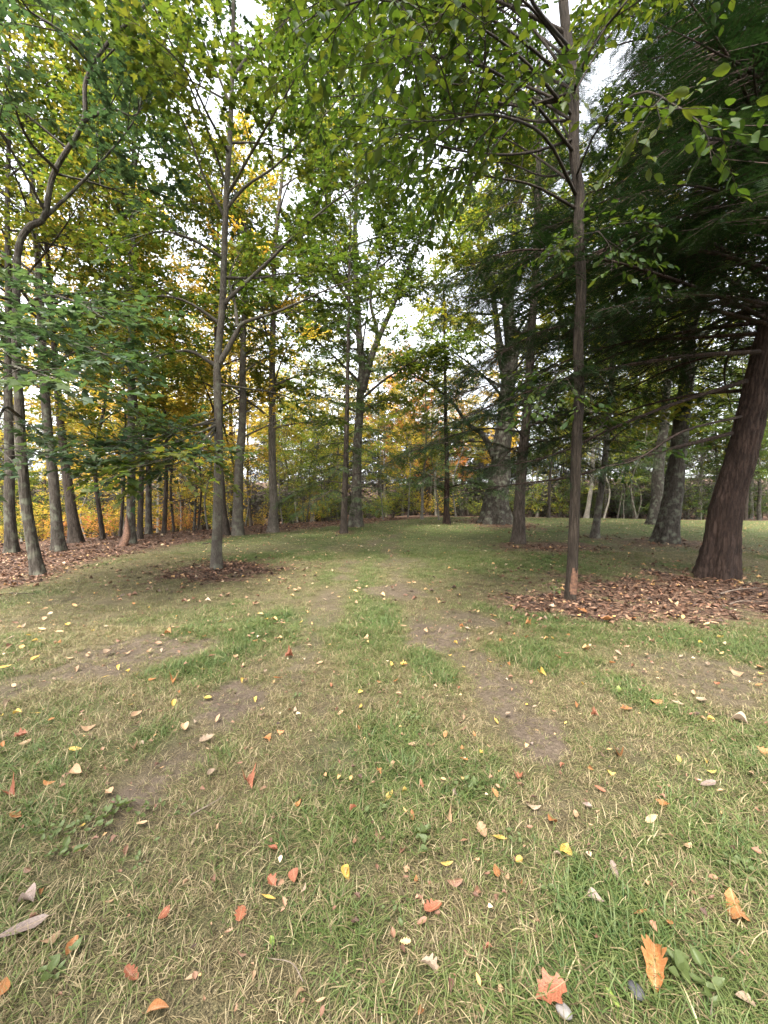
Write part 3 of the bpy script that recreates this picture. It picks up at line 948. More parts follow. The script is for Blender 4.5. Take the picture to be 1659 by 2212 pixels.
C1L = [dict(p=[(474, 785, 0), (512, 718, 0), (527, 697, -.1), (603, 672, -.4), (703, 627, -.8), (770, 600, -1.2)], w=13, start=.35),
       dict(p=[(513, 705, 0), (507, 652, .1), (495, 600, .4), (520, 540, .8)], w=9, start=.4),
       dict(p=[(484, 655, 0), (502, 638, 0), (588, 557, -.2), (653, 492, -.4), (753, 412, -.7), (829, 372, -1.0)], w=11, start=.35),
       dict(p=[(466, 790, 0), (407, 758, -.3), (331, 773, -.8), (270, 805, -1.4)], w=10, start=.25),
       dict(p=[(466, 913, 0), (402, 923, -.7), (341, 955, -1.7), (250, 985, -2.4)], w=7, start=.3),
       dict(p=[(464, 925, 0), (430, 960, -1.2), (385, 985, -2.2), (330, 1000, -2.9)], w=6, start=.35),
       dict(p=[(466, 918, 0), (420, 940, -1.4), (350, 965, -2.3), (262, 985, -2.8)], w=6, start=.3, leaf='leaf_bluegreen'),
       dict(p=[(466, 930, 0), (430, 975, -1.0), (370, 1005, -1.8), (290, 1020, -2.3)], w=5, start=.35, leaf='leaf_bluegreen'),
       dict(p=[(465, 905, 0), (400, 925, -1.0), (320, 950, -2.0), (235, 965, -2.6)], w=5, start=.35, leaf='leaf_bluegreen'),
       dict(p=[(490, 450, 0), (532, 402, 0), (603, 352, -.2), (713, 236, -.5), (760, 170, -.7)], w=8, start=.35),
       dict(p=[(497, 226, 0), (470, 160, -.1), (447, 110, -.3), (397, -10, -.6)], w=7, start=.3),
       dict(p=[(501, 171, 0), (545, 110, .1), (593, 75, .2), (640, 0, .4)], w=8, start=.3),
       dict(p=[(486, 470, 0), (440, 380, -.4), (400, 270, -.8), (350, 190, -1.2)], w=7, start=.3),
       dict(p=[(484, 560, 0), (420, 520, -.5), (350, 500, -1), (270, 520, -1.6)], w=8, start=.3),
       dict(p=[(478, 700, 0), (400, 650, -.3), (320, 640, -.6), (230, 660, -1)], w=8, start=.3),
       dict(p=[(488, 600, 0), (560, 600, .6), (620, 590, 1.2), (690, 600, 1.6)], w=7, start=.3),
       dict(p=[(474, 830, 0), (540, 840, .4), (600, 850, .8), (680, 880, 1.3)], w=6, start=.4),
       dict(p=[(492, 420, 0), (560, 300, -.8), (620, 200, -1.4), (680, 100, -2)], w=7, start=.3),
       dict(p=[(494, 330, 0), (450, 250, -1), (400, 150, -2), (330, 80, -2.6)], w=7, start=.3)]
broadleaf('maple_tree', 'smooth grey forked maple in a ring of fallen leaves, left of the wheel tracks', (467, 1228),
          [(469, 1100), (471, 900), (470, 780), (480, 640), (486, 500), (493, 380), (500, 200), (503, 60), (506, -120)], 23, 10,
          'bark_smooth', 'leaf_green', O_MAPLE, extra_h=2, n=12, h0=8.5, lmax=3.2, lmin=1.5, seed=16, limbs=C1L, relief=.006, sides=40, step=.06, flare=.28, knots=4)
broadleaf('hardwood_tree', 'grey trunk with golden leaves right of the forked maple', (514, 1157), [(517, 1000), (522, 900), (526, 780), (530, 640)], 23, 12, 'bark_smooth', 'leaf_gold', O_MAPLE2,
          n=13, h0=3.6, lmax=3.0, lmin=1.6, seed=17, sides=22, flare=.35)
broadleaf('hickory_tree', 'shaggy barked tall trunk between the forked maple and the double trunked tree', (590, 1150), [(588, 950), (588, 750), (592, 600), (602, 450), (612, 350)], 20, 11, 'bark_shaggy',
          'leaf_mixed', O_MAPLE2, n=30, h0=4.5, lmax=4.6, lmin=2.2, seed=18, sides=28, relief=.02, ridge=10, step=.12)
broadleaf('oak_tree', 'large double trunked tree in the middle with a leaning right stem', (768, 1138), [(770, 1000), (778, 850), (779, 760), (772, 650), (768, 560), (770, 440)], 26, 12, 'bark_grey', 'leaf_green', O_BEECH,
          n=36, h0=5.5, lmax=5.2, lmin=2.6, seed=19, sides=28, relief=.014, extra_h=4,
          limbs=[dict(p=[(783, 845, 0), (808, 755, 0), (850, 660, 0), (890, 560, -.3), (925, 470, -.6), (950, 380, -.8)], w=18, start=.45),
                 dict(p=[(800, 780, 0), (815, 720, .6), (800, 640, 1), (830, 520, 1.4), (850, 400, 1.6)], w=14, start=.4),
                 dict(p=[(774, 680, 0), (720, 600, -.5), (670, 540, -1), (620, 470, -1.6)], w=9, start=.3)])
broadleaf('oak_tree', 'massive old oak with a flared grey trunk on the far lawn rise', (1072, 1131), [(1076, 1060), (1085, 960), (1098, 850), (1106, 760), (1100, 650), (1112, 540)], 47, 24, 'bark_oak', 'leaf_yellowgreen',
          O_BEECH, n=38, h0=6.5, lmax=6.8, lmin=3, seed=20, sides=48, relief=.05, ridge=26, step=.14, flare=.6, lobes=7, extra_h=5, power=1.0,
          limbs=[dict(p=[(1066, 985, 0), (1042, 938, 0), (1010, 915, -.3), (967, 858, -.8), (886, 803, -1.6), (836, 763, -2.2)], w=16, start=.5),
                 dict(p=[(1098, 830, 0), (1082, 768, 0), (1067, 652, .3), (1059, 590, .5), (1040, 480, .8)], w=26, start=.45),
                 dict(p=[(1104, 790, 0), (1140, 700, .4), (1180, 640, .8), (1230, 560, 1.2)], w=16, start=.4),
                 dict(p=[(1062, 620, .4), (1010, 560, 0), (960, 500, -.5), (930, 440, -1)], w=10, start=.2)])
broadleaf('beech_tree', 'slim leaning grey tree between the foreground trunk and the broad trunk at right', (1283, 1162), [(1300, 1040), (1312, 940), (1322, 800), (1330, 640)], 16, 8, 'bark_grey', 'leaf_yellowgreen', O_BEECH, n=16, h0=3.5,
          lmax=2.8, lmin=1.2, seed=21)
broadleaf('oak_tree', 'broad grey leaning trunk beyond the large reddish trunk at right', (1437, 1172), [(1455, 1050), (1468, 950), (1482, 800), (1496, 650), (1506, 500)], 40, 28, 'bark_oak', 'leaf_green', O_BEECH, n=26, h0=6,
          lmax=5, lmin=2.4, seed=22, sides=40, relief=.03, ridge=20, step=.1, flare=.4)
broadleaf('oak_tree', 'second grey trunk half hidden behind the broad leaning trunk at right', (1416, 1134), [(1425, 1000), (1440, 850), (1452, 700)], 26, 16, 'bark_oak', 'leaf_mixed', O_BEECH, n=14, h0=7, lmax=4, lmin=2, seed=23)
# the slender foreground tree with big oval leaves
R0L = [dict(p=[(1243, 420, 0), (1180, 300, -1.0), (1080, 250, -2.2), (960, 260, -3.0)], w=8, start=.56),
       dict(p=[(1240, 330, 0), (1150, 220, -.8), (1040, 140, -1.8), (900, 120, -2.6)], w=8, start=.56),
       dict(p=[(1236, 250, 0), (1120, 120, -.6), (980, 30, -1.2), (820, 0, -1.8)], w=8, start=.56),
       dict(p=[(1243, 450, 0), (1150, 400, -.3), (1050, 380, -.6), (930, 350, -1.0)], w=7, start=.45),
       dict(p=[(1245, 380, 0), (1290, 280, -1.4), (1380, 200, -2.6), (1480, 240, -3.0)], w=5, start=.92),
       dict(p=[(1238, 200, 0), (1280, 100, -1.2), (1340, 20, -2.2), (1400, -60, -1.6)], w=7, start=.56),
       dict(p=[(1230, 120, 0), (1150, 20, -.6), (1050, -60, -1.2), (950, -150, -2)], w=7, start=.56),
       dict(p=[(1242, 400, 0), (1160, 340, .8), (1090, 300, 1.4), (1010, 280, 2.0)], w=7, start=.45),
       dict(p=[(1236, 260, 0), (1130, 200, .6), (1020, 170, 1.0), (880, 200, 1.2)], w=7, start=.45),
       dict(p=[(1250, 560, 0), (1270, 520, -.4), (1290, 500, -.8), (1310, 520, -1.1)], w=4, start=.3),
       dict(p=[(1248, 940, 0), (1285, 930, .2), (1310, 920, .3), (1330, 950, .4)], w=4, start=.4),
       dict(p=[(1252, 820, 0), (1225, 800, -.3), (1205, 810, -.5), (1190, 830, -.6)], w=3, start=.4),
       dict(p=[(1232, 180, 0), (1090, 60, -1.4), (900, -20, -2.4), (720, 20, -3.0)], w=7, start=.56),
       dict(p=[(1228, 100, 0), (1160, 20, -2.0), (1100, -100, -3.2), (1000, -160, -4.0)], w=7, start=.56),
       dict(p=[(1238, 230, 0), (1120, 180, .3), (960, 120, .4), (780, 130, .2)], w=7, start=.35),
       dict(p=[(1240, 300, 0), (1140, 330, -.6), (1020, 330, -1.4), (860, 290, -2.0)], w=7, start=.56),
       dict(p=[(1232, 170, 0), (1130, 40, .5), (1000, -40, .8), (820, -60, .8)], w=7, start=.3),
       dict(p=[(1236, 210, 0), (1280, 130, .2), (1330, 60, .3), (1390, 20, .2)], w=5, start=.5),
       dict(p=[(1238, 260, 0), (1140, 260, 1.2), (1030, 230, 2.2), (900, 230, 3.0), (760, 260, 3.6)], w=7, start=.3),
       dict(p=[(1234, 190, 0), (1120, 140, 1.0), (980, 60, 1.8), (830, 70, 2.6), (690, 120, 3.2)], w=7, start=.3),
       dict(p=[(1242, 370, 0), (1170, 380, .8), (1080, 350, 1.6), (960, 370, 2.4), (860, 400, 3.0)], w=6, start=.35),
       dict(p=[(1230, 130, 0), (1140, 60, 1.4), (1020, -10, 2.4), (900, 0, 3.2), (780, 20, 3.8)], w=7, start=.3),
       dict(p=[(1240, 320, 0), (1190, 230, 1.0), (1130, 170, 1.8), (1080, 90, 2.4)], w=6, start=.35),
       dict(p=[(1232, 150, 0), (1290, 60, .6), (1350, -20, 1.0), (1420, -80, 1.4)], w=6, start=.3),
       dict(p=[(1228, 90, 0), (1130, 10, .8), (1010, 40, 1.6), (880, 90, 2.2), (740, 60, 2.6)], w=6, start=.3),
       dict(p=[(1234, 200, 0), (1110, 230, .2), (980, 180, .2), (850, 200, 0), (700, 210, -.2)], w=6, start=.35)]
broadleaf('basswood_tree', 'slender furrowed trunk in front with a scarred orange base and big oval leaves', (1231, 1294),
          [(1239, 1180), (1243, 1080), (1246, 960), (1252, 850), (1249, 740), (1256, 620), (1251, 500), (1253, 420), (1241, 330), (1240, 200), (1222, 60), (1208, -120), (1190, -320)], 24, 17, 'bark_brown', 'leaf_bigleaf', O_BIG, extra_h=0,
          n=5, h0=7.5, lmax=3.0, lmin=2.0, seed=24, azr=(1.9, 4.2), limbs=R0L, relief=.012, ridge=16, sides=48, step=.05, flare=.22, top=1.5, knots=3)


# ------------------------------------------------------------------ hemlocks
def hemlock_bough(buf, r, P, r0, side=.9, start=.3, dens=1.0, droop=.18, sp2=.062, tw=(.11, .24)):
    n = max(8, min(16, len(P) * 4))
    C = catmull(P, n)
    buf.tube(C, r0 + (.004 - r0) * np.linspace(0, 1, n) ** .85, 6)
    seg = np.linalg.norm(np.diff(C, axis=0), axis=1); cum = np.concatenate([[0], np.cumsum(seg)]); ln = cum[-1]
    T = nrm(np.gradient(C, axis=0))
    k = max(8, int(ln * (1 - start * .6) / sp2 * dens))
    s = np.sort(start * .6 + (1 - start * .6) * r.random(k)); s[-1] = 1
    p = np.stack([np.interp(s * ln, cum, C[:, i]) for i in range(3)], -1)
    t = nrm(np.stack([np.interp(s * ln, cum, T[:, i]) for i in range(3)], -1))
    sv = nrm(np.cross(t, np.array([0, 0, 1.0])) + 1e-5)
    sg = np.where(np.arange(k) % 2 == 0, 1.0, -1.0)
    a = r.uniform(.75, 1.15, k); a[-1] = 0
    d = t * np.cos(a)[:, None] + sv * (sg * np.sin(a))[:, None]
    d[:, 2] += r.normal(.02, .16, k); d = nrm(d)
    prof = np.sin(np.clip((s - start * .6) / (1 - start * .6), 0, 1) ** .8 * 2.6 + .35) * .85 + .2
    l2 = side * np.clip(prof, .15, 1.1) * r.uniform(.55, 1.15, k)
    bend = r.normal(0, .07, (k, 3)); bend[:, 2] -= droop
    q = np.linspace(0, 1, 4)[None, :, None]
    P2 = p[:, None] + l2[:, None, None] * (d[:, None] * q + bend[:, None] * q ** 2)
    for i in range(k):
        buf.tube(P2[i], np.array([.0065, .005, .0035, .0015]) * (.6 + l2[i] * .6), 3)
    leafy = s > start + r.normal(0, .06, k)
    n3 = np.where(leafy, np.maximum(4, (l2 / .034).astype(int)), 2)
    idx = np.repeat(np.arange(k), n3); m = len(idx)
    x = np.concatenate([(np.arange(c) + r.random(c) * .6) / c for c in n3]); x = .12 + .88 * np.clip(x, 0, 1)
    X = x[:, None]
    p3 = p[idx] + l2[idx][:, None] * (d[idx] * X + bend[idx] * X ** 2)
    t3 = nrm(d[idx] + 2 * bend[idx] * X)
    s3 = nrm(np.cross(t3, np.array([0, 0, 1.0])) + 1e-5)
    sg3 = np.where(r.random(m) < .5, 1.0, -1.0)
    a3 = r.uniform(.5, 1.0, m)
    d3 = t3 * np.cos(a3)[:, None] + s3 * (sg3 * np.sin(a3))[:, None]
    d3[:, 2] += r.normal(-.12, .12, m); d3 = nrm(d3)
    l3 = r.uniform(tw[0], tw[1], m) * (1.15 - .55 * x)
    # needles: little blades along each twig, both sides, lying in the spray's plane
    K = 7
    f = (np.arange(K) + .5) / K
    b3 = nrm(np.cross(d3, np.array([0, 0, 1.0])) + 1e-5)
    pos = p3[:, None] + d3[:, None] * (l3[:, None] * f[None])[..., None]
    pos[..., 2] -= (l3[:, None] * f[None] ** 2) * .25
    nl = (.036 * (1.1 - .4 * f))[None] * r.uniform(.8, 1.25, (m, 1))
    w = np.maximum(l3[:, None] / K * .42, .006)
    VV = []
    for sgn in (1.0, -1.0):
        o_ = r.normal(0, .25, (m, K))
        tip = pos + nl[..., None] * (b3[:, None] * sgn * .85 + d3[:, None] * .55) + np.array([0, 0, 1.0]) * (nl * o_)[..., None]
        A = pos - d3[:, None] * w[..., None] * .5; B_ = pos + d3[:, None] * w[..., None] * .5
        VV.append(np.stack([A, B_, tip], 2))
    V = np.concatenate(VV, 1).reshape(-1, 3)
    Fq = np.arange(len(V)).reshape(-1, 3)
    av = np.repeat(r.random(m), 2 * K * 3); cvv = np.repeat(np.clip(.5 * r.random(k)[idx] + .5 * x, 0, 1), 2 * K * 3)
    buf.raw(V, Fq, 1, av, cvv)


def lib_bough(seed, ln, side, start, dr):
    r = np.random.default_rng(seed)
    b = Buf()
    pts = [(0, 0, 0), (ln * .33, r.normal(0, .08), ln * .03), (ln * .66, r.normal(0, .12), ln * (.02 - dr * .4)), (ln, r.normal(0, .15), -ln * dr)]
    hemlock_bough(b, r, np.array(pts), .028, side, start)
    return b.mesh('branch', [MATS['bark_dark'], MATS['needle_dark']])


LIB = [lib_bough(300 + i, 3.0, [.8, .95, 1.1, .7, .9][i], [.12, .25, .3, .1, .4][i], [.10, .2, .28, .15, .22][i]) for i in range(5)]


def hemlock(name, label, base, pts, w0, w1, bark, needle, h0, hN, n, lmax, lmin, seed, extra_h=5, limbs=(), group=None, sides=24, relief=.015, step=.12, flare=.35, bare=0, dep=None, el=(-.12, .2), azskip=None, ridge=14):
    r = np.random.default_rng(seed)
    b, P, D = px_path(base, pts)
    d = nrm(P[-1] - P[-2] + np.array([0, 0, .6]) * np.linalg.norm(P[-1] - P[-2]))
    P = np.vstack([P, P[-1] + d * extra_h * .5, P[-1] + d * extra_h]); P[0, 2] = -.12
    r0 = w0 * .5 * D / F; r1 = w1 * .5 * D / F * .4
    root = empty(name, b)
    me, C, rad, h = trunk_mesh(P, r0, r1, MATS[bark], sides, step, flare, 6, relief, ridge, seed)
    link('trunk', me, root)
    for L_ in limbs:
        bf = Buf()
        Lp = np.array([at(x, y, D + q) for x, y, q in L_['p']]) - b
        hemlock_bough(bf, r, Lp, L_['w'] * .5 * D / F, L_.get('side', 1.0), L_.get('start', .4), L_.get('dens', 1.0))
        link('branch', bf.mesh('branch', [MATS[bark], MATS[needle]]), root)
    az = r.uniform(0, 6.28)
    hN = min(hN, h[-1])
    for i in range(n):
        f = (i + r.random()) / n
        hh = h0 + (hN - h0) * f
        az += 2.4 + r.normal(0, .5)
        if azskip and (azskip[0] < (az % 6.283) < azskip[1]): az += azskip[1] - azskip[0]
        p = np.array([np.interp(hh, h, C[:, k]) for k in range(3)])
        ln = (lmax + (lmin - lmax) * f) * r.uniform(.7, 1.15)
        o_ = link('branch', LIB[int(r.integers(0, len(LIB)))], root)
        o_.location = p
        o_.rotation_euler = (r.normal(0, .15), -r.uniform(*el), az)
        sc = ln / 3.0
        o_.scale = (sc, max(.55, sc * r.uniform(.8, 1.2)), max(.55, sc))
        for sl_ in range(2):
            o_.material_slots[sl_].link = 'OBJECT'
        o_.material_slots[0].material = MATS[bark]; o_.material_slots[1].material = MATS[needle]
    tag(root, label, 'tree', group)
    return root


hemlock('hemlock_tree', 'huge dark reddish hemlock trunk at right sweeping long branches over the lawn', (1546, 1245),
        [(1562, 1150), (1592, 1000), (1626, 850), (1656, 720), (1692, 560), (1742, 300)], 67, 48, 'bark_red', 'needle_dark', 4.6, 18, 96, 5.6, 3.2, 31,
        sides=72, relief=.035, ridge=24, step=.06, flare=.4, el=(-.15, .3),
        limbs=[dict(p=[(1580, 936, -.3), (1394, 984, -.9), (1238, 1029, -1.3), (1100, 1048, -1.6), (960, 1075, -1.9)], w=9, start=.78, side=.5, dens=.7),
               dict(p=[(1612, 823, -.3), (1454, 873, -.5), (1328, 923, -.8), (1178, 989, -1.1), (1002, 1014, -1.5)], w=10, start=.62, side=.9, dens=1.1),
               dict(p=[(1615, 843, .2), (1499, 853, .8), (1380, 880, 1.4), (1250, 930, 2.2), (1100, 990, 3.0)], w=9, start=.55, side=1.0, dens=1.1),
               dict(p=[(1640, 760, -.3), (1480, 770, -.8), (1300, 800, -1.2), (1130, 850, -1.5), (960, 920, -1.8)], w=10, start=.4, side=1.1, dens=1.3),
               dict(p=[(1650, 720, 0), (1500, 730, .2), (1350, 740, .5), (1200, 790, .8), (1050, 880, 1.2)], w=9, start=.3, side=1.2, dens=1.3),
               dict(p=[(1655, 700, -.2), (1480, 660, -.4), (1290, 680, -.7), (1120, 740, -1.0), (990, 830, -1.3)], w=9, start=.25, side=1.2, dens=1.3),
               dict(p=[(1665, 670, .3), (1500, 560, .9), (1330, 520, 1.4), (1160, 560, 1.9), (1020, 660, 2.3)], w=9, start=.2, side=1.3, dens=1.3),
               dict(p=[(1660, 690, 0), (1500, 620, -.6), (1300, 560, -1.0), (1120, 540, -1.3), (980, 590, -1.5)], w=10, start=.2, side=1.2, dens=1.2),
               dict(p=[(1680, 620, 0), (1530, 520, .3), (1380, 470, .8), (1220, 480, 1.2), (1060, 540, 1.6)], w=10, start=.15, side=1.2, dens=1.2),
               dict(p=[(1670, 660, -.3), (1560, 640, -1.2), (1430, 640, -2.0), (1300, 670, -2.6)], w=8, start=.2, side=.8),
               dict(p=[(1700, 560, 0), (1600, 440, -.8), (1480, 400, -1.6), (1330, 430, -2.4)], w=8, start=.2, side=.9),
               dict(p=[(1600, 900, -.4), (1480, 930, -1.5), (1380, 990, -2.4), (1300, 1010, -3.0)], w=6, start=.7, side=.4, dens=.6),
               dict(p=[(1720, 420, 0), (1560, 260, .5), (1400, 240, 1.0), (1250, 330, 1.6)], w=9, start=.2, side=1.0),
               dict(p=[(1735, 330, -.3), (1600, 160, -.8), (1450, 120, -1.2), (1330, 160, -1.6)], w=9, start=.25, side=.9),
               dict(p=[(1745, 290, .2), (1620, 60, .6), (1480, -40, .8), (1340, -60, 1.0)], w=9, start=.15, side=1.2),
               dict(p=[(1745, 280, 0), (1640, 120, 1.4), (1500, 70, 2.4), (1360, 90, 3.2)], w=9, start=.15, side=1.2),
               dict(p=[(1742, 310, -.4), (1650, 180, -1.6), (1540, 110, -2.4), (1440, 60, -3.0)], w=8, start=.2, side=.9),
               dict(p=[(1742, 300, .3), (1600, 130, 1.0), (1450, 80, 1.4), (1300, 110, 1.8), (1200, 190, 2.0)], w=9, start=.3, side=1.2, dens=1.2),
               dict(p=[(1745, 290, .3), (1600, 20, .4), (1440, -30, .2), (1290, 30, 0), (1220, 90, 0)], w=9, start=.3, side=1.1, dens=1.1),
               dict(p=[(1715, 450, .4), (1560, 370, 1.6), (1420, 330, 2.4), (1290, 350, 3.2)], w=8, start=.15, side=1.2),
               dict(p=[(1720, 400, -.3), (1640, 330, -1.4), (1540, 300, -2.4), (1430, 330, -3.2)], w=8, start=.25, side=.8)])
hemlock('hemlock_tree', 'dark upright hemlock left of the slender foreground trunk', (1118, 1174), [(1130, 1000), (1139, 900), (1146, 750), (1156, 600), (1160, 450)], 27, 19, 'bark_dark', 'needle_dark',
        3.0, 99, 92, 4.2, 1.8, 32, sides=32, flare=.45, relief=.02)
hemlock('hemlock_tree', 'thin dark young hemlock standing before the double trunked tree', (742, 1152), [(748, 950), (752, 800), (755, 600)], 15, 9, 'bark_dark', 'needle_green', 1.4, 99, 60, 3.0, .7, 33, extra_h=3, flare=.4)
hemlock('hemlock_tree', 'slim hemlock with a reddish trunk left of the massive old oak', (965, 1132), [(964, 950), (962, 800), (960, 700)], 14, 8, 'bark_red', 'needle_green', 1.8, 99, 58, 3.2, .6, 34, extra_h=2, flare=.4)

# ------------------------------------------------------------------ background wood: a few tree forms shared by many trees
def bg_form(seed, H, r0, n, lmax, lmin, h0f, o, el=(.3, .9), wob=.018):
    r = np.random.default_rng(seed)
    P = [(0, 0, -.15)]
    x = y = 0
    for f in (.25, .5, .75, 1.0):
        x += r.normal(0, H * wob); y += r.normal(0, H * wob); P.append((x, y, H * f))
    tm, C, rad, h = trunk_mesh(np.array(P), r0, r0 * .2, MATS['bark_grey'], 12, .4, .35, 5, 0, 10, seed)
    b = Buf()
    auto_limbs(b, r, C, rad, h, H * h0f, o, n, lmax, lmin, el)
    limb(b, r, [C[-2], C[-1] + np.array([0, 0, .8]), C[-1] + np.array([.2, .1, 1.6])], .02, .006, o, 0)
    return tm, b.mesh('crown', [MATS['bark_grey'], MATS['leaf_mixed']])


O_SAP = opt(size=.15, flat=.7, spl=.07, l3=.45, sp3=.15, l2=1.0, sp2=.25, twigs=False)
FORMS = [bg_form(501, 18, .20, 22, 4.2, 2.0, .30, O_FAR), bg_form(502, 16, .16, 20, 4.0, 1.6, .22, O_FAR), bg_form(503, 20, .24, 22, 4.6, 2.2, .38, O_FAR), bg_form(504, 15, .14, 18, 3.6, 1.5, .25, O_FAR)]
SLIM = [bg_form(511, 9, .065, 16, 2.2, .9, .22, O_SAP, wob=.045), bg_form(512, 11, .08, 18, 2.4, 1.0, .25, O_SAP, wob=.035), bg_form(513, 7, .05, 14, 1.9, .8, .15, O_SAP, wob=.055)]


def bg_shrub(seed, H):
    r = np.random.default_rng(seed)
    b = Buf()
    for i in range(9):
        a = r.uniform(0, 6.28); e = r.uniform(.8, 1.4); ln = H * r.uniform(.7, 1.1)
        d = np.array([math.cos(a) * math.cos(e), math.sin(a) * math.cos(e), math.sin(e)])
        limb(b, r, [np.array([d[0] * .05, d[1] * .05, -.05]), d * ln * .4, d * ln * .75 + r.normal(0, .1, 3), d * ln + r.normal(0, .15, 3)], .02, .005,
             opt(size=.12, flat=.4, spl=.06, l3=.35, sp3=.13, l2=.7, sp2=.2, twigs=False), .15)
    return b.mesh('crown', [MATS['bark_grey'], MATS['leaf_yellowgreen']])


SHRUB = [bg_shrub(521, 2.0), bg_shrub(522, 2.6), bg_shrub(523, 1.6)]


def set_mats(o_, mats):
    for i, mn in enumerate(mats):
        o_.material_slots[i].link = 'OBJECT'; o_.material_slots[i].material = MATS[mn]


def bg_tree(name, label, form, px, D, sc, rz, bark, leafm, group, lean=0, slim=1.0, cat='tree'):
    p = at(px, 1100, D); p[2] = float(ground(p[0], p[1])) - .05
    root = empty(name, p); root.rotation_euler = (0, lean, rz); root.scale = (sc * slim, sc * slim, sc)
    t = link('trunk', form[0], root); set_mats(t, [bark])
    c = link('crown', form[1], root); set_mats(c, [bark, leafm])
    tag(root, label, cat, group)
    return root


ORD = ['first', 'second', 'third', 'fourth', 'fifth', 'sixth', 'seventh', 'eighth', 'ninth', 'tenth', 'eleventh', 'twelfth', 'thirteenth', 'fourteenth', 'fifteenth', 'sixteenth', 'seventeenth', 'eighteenth']
LCOL = {'leaf_gold': 'golden', 'leaf_mixed': 'half turned', 'leaf_yellowgreen': 'yellow green', 'leaf_green': 'green', 'leaf_orange': 'orange', 'leaf_bluegreen': 'dark green', 'needle_green': 'dark'}


def bg_bush(label, k, px, D, sc, rz, leafm, group=None):
    p = at(px, 1100, D); p[2] = float(ground(p[0], p[1])) - .05
    o_ = link('shrub', SHRUB[k], None, p); o_.rotation_euler = (0, 0, rz); o_.scale = (sc, sc, sc)
    set_mats(o_, ['bark_grey', leafm]); tag(o_, label, 'shrub', group)
    return o_


# single trunks one can make out between the big trees
G = [  # form set, index, px, depth, scale, bark, leaves, label, lean
    ('S', 1, 222, 15.5, 1.15, 'bark_dark', 'leaf_gold', 'thin dark sapling between the leaning dark trunk and the straight grey tree', -.04),
    ('S', 0, 258, 17, 1.1, 'bark_dark', 'leaf_mixed', 'thin dark stem just left of the straight grey tree', .02),
    ('F', 3, 301, 15.4, .8, 'bark_dark', 'leaf_yellowgreen', 'narrow dark trunk touching the right side of the straight grey tree', -.02),
    ('F', 1, 321, 18.5, 1.0, 'bark_grey', 'leaf_gold', 'grey trunk two places right of the straight grey tree', -.01),
    ('S', 1, 353, 19, 1.3, 'bark_dark', 'leaf_gold', 'thin black stem midway between the straight grey tree and the forked maple', 0),
    ('S', 2, 376, 21, 1.5, 'bark_dark', 'leaf_gold', 'thin stem right of the black stem, before the golden leaves', .01),
    ('S', 0, 418, 22, 1.2, 'bark_grey', 'leaf_mixed', 'slim straight grey stem left of the forked maple', 0),
    ('S', 2, 426, 21, 1.3, 'bark_dark', 'leaf_gold', 'bent slim stem crossing beside the straight grey stem', .08),
    ('F', 0, 488, 16.5, .85, 'bark_dark', 'leaf_mixed', 'dark trunk partly hidden behind the forked maple', .0),
    ('S', 1, 501, 23, 1.2, 'bark_grey', 'leaf_yellowgreen', 'pale thin stem between the forked maple and pinkish trunk', 0),
    ('S', 0, 828, 27, .8, 'bark_pale', 'leaf_yellowgreen', 'thin pale stem right of the double trunked tree', -.03),
    ('S', 1, 881, 31, .9, 'bark_pale', 'leaf_gold', 'thin pale stem on the lawn edge before the orange foliage', .02),
    ('F', 3, 911, 27, .75, 'bark_pale', 'leaf_mixed', 'pale leaning trunk left of the slim reddish hemlock', -.05),
    ('S', 2, 948, 26, 1.3, 'bark_pale', 'leaf_yellowgreen', 'short pale stem immediately left of the slim reddish hemlock', .08),
    ('S', 1, 985, 33, 1.1, 'bark_pale', 'leaf_mixed', 'pale thin stem between slim reddish hemlock and massive oak', .02),
    ('F', 2, 1266, 36, .9, 'bark_pale', 'leaf_yellowgreen', 'thick pale distant trunk just right of the slender foreground trunk', 0),
    ('S', 0, 1333, 38, 1.3, 'bark_grey', 'leaf_green', 'thin straight stem at the far lawn edge left of the broad grey trunk', 0),
    ('S', 1, 1376, 36, 1.2, 'bark_grey', 'leaf_green', 'slim leaning stem far behind, beside the broad grey trunk', .05),
    ('F', 1, 1612, 34, .85, 'bark_dark', 'leaf_green', 'distant dark trunk just right of the huge reddish hemlock', 0),
    ('F', 3, 1185, 30, .9, 'bark_dark', 'leaf_green', 'dark far trunk between upright hemlock and foreground trunk', 0)]
for i, (st, k, px, D, sc, bk, lf_, lb, ln_) in enumerate(G):
    bg_tree('slim_tree' if st == 'S' else 'woodland_tree', lb, (SLIM if st == 'S' else FORMS)[k], px, D, sc, i * 1.7, bk, lf_, None, ln_)

# trees of the wood behind, in zones that look alike
r_ = np.random.default_rng(91)
ZONES = [
    (-60, 260, 26, 46, 7, ['leaf_gold', 'leaf_gold', 'leaf_yellowgreen'], 'tree in the wood behind the left forest edge'),
    (260, 560, 28, 50, 8, ['leaf_gold', 'leaf_gold', 'leaf_gold', 'leaf_yellowgreen'], 'tree in the wood behind the forked maple'),
    (560, 760, 34, 54, 5, ['leaf_yellowgreen', 'leaf_gold', 'leaf_yellowgreen'], 'tree in the wood behind the double trunked tree'),
    (800, 1010, 36, 58, 9, ['leaf_orange', 'leaf_gold', 'leaf_yellowgreen', 'leaf_orange', 'leaf_yellowgreen'], 'tree in the wood left of the massive oak'),
    (1010, 1260, 38, 58, 6, ['leaf_yellowgreen', 'leaf_gold', 'leaf_green'], 'tree in the wood behind the upright hemlock'),
    (1260, 1740, 36, 58, 18, ['leaf_green', 'leaf_green', 'leaf_yellowgreen'], 'tree in the shaded wood behind the right lawn')]
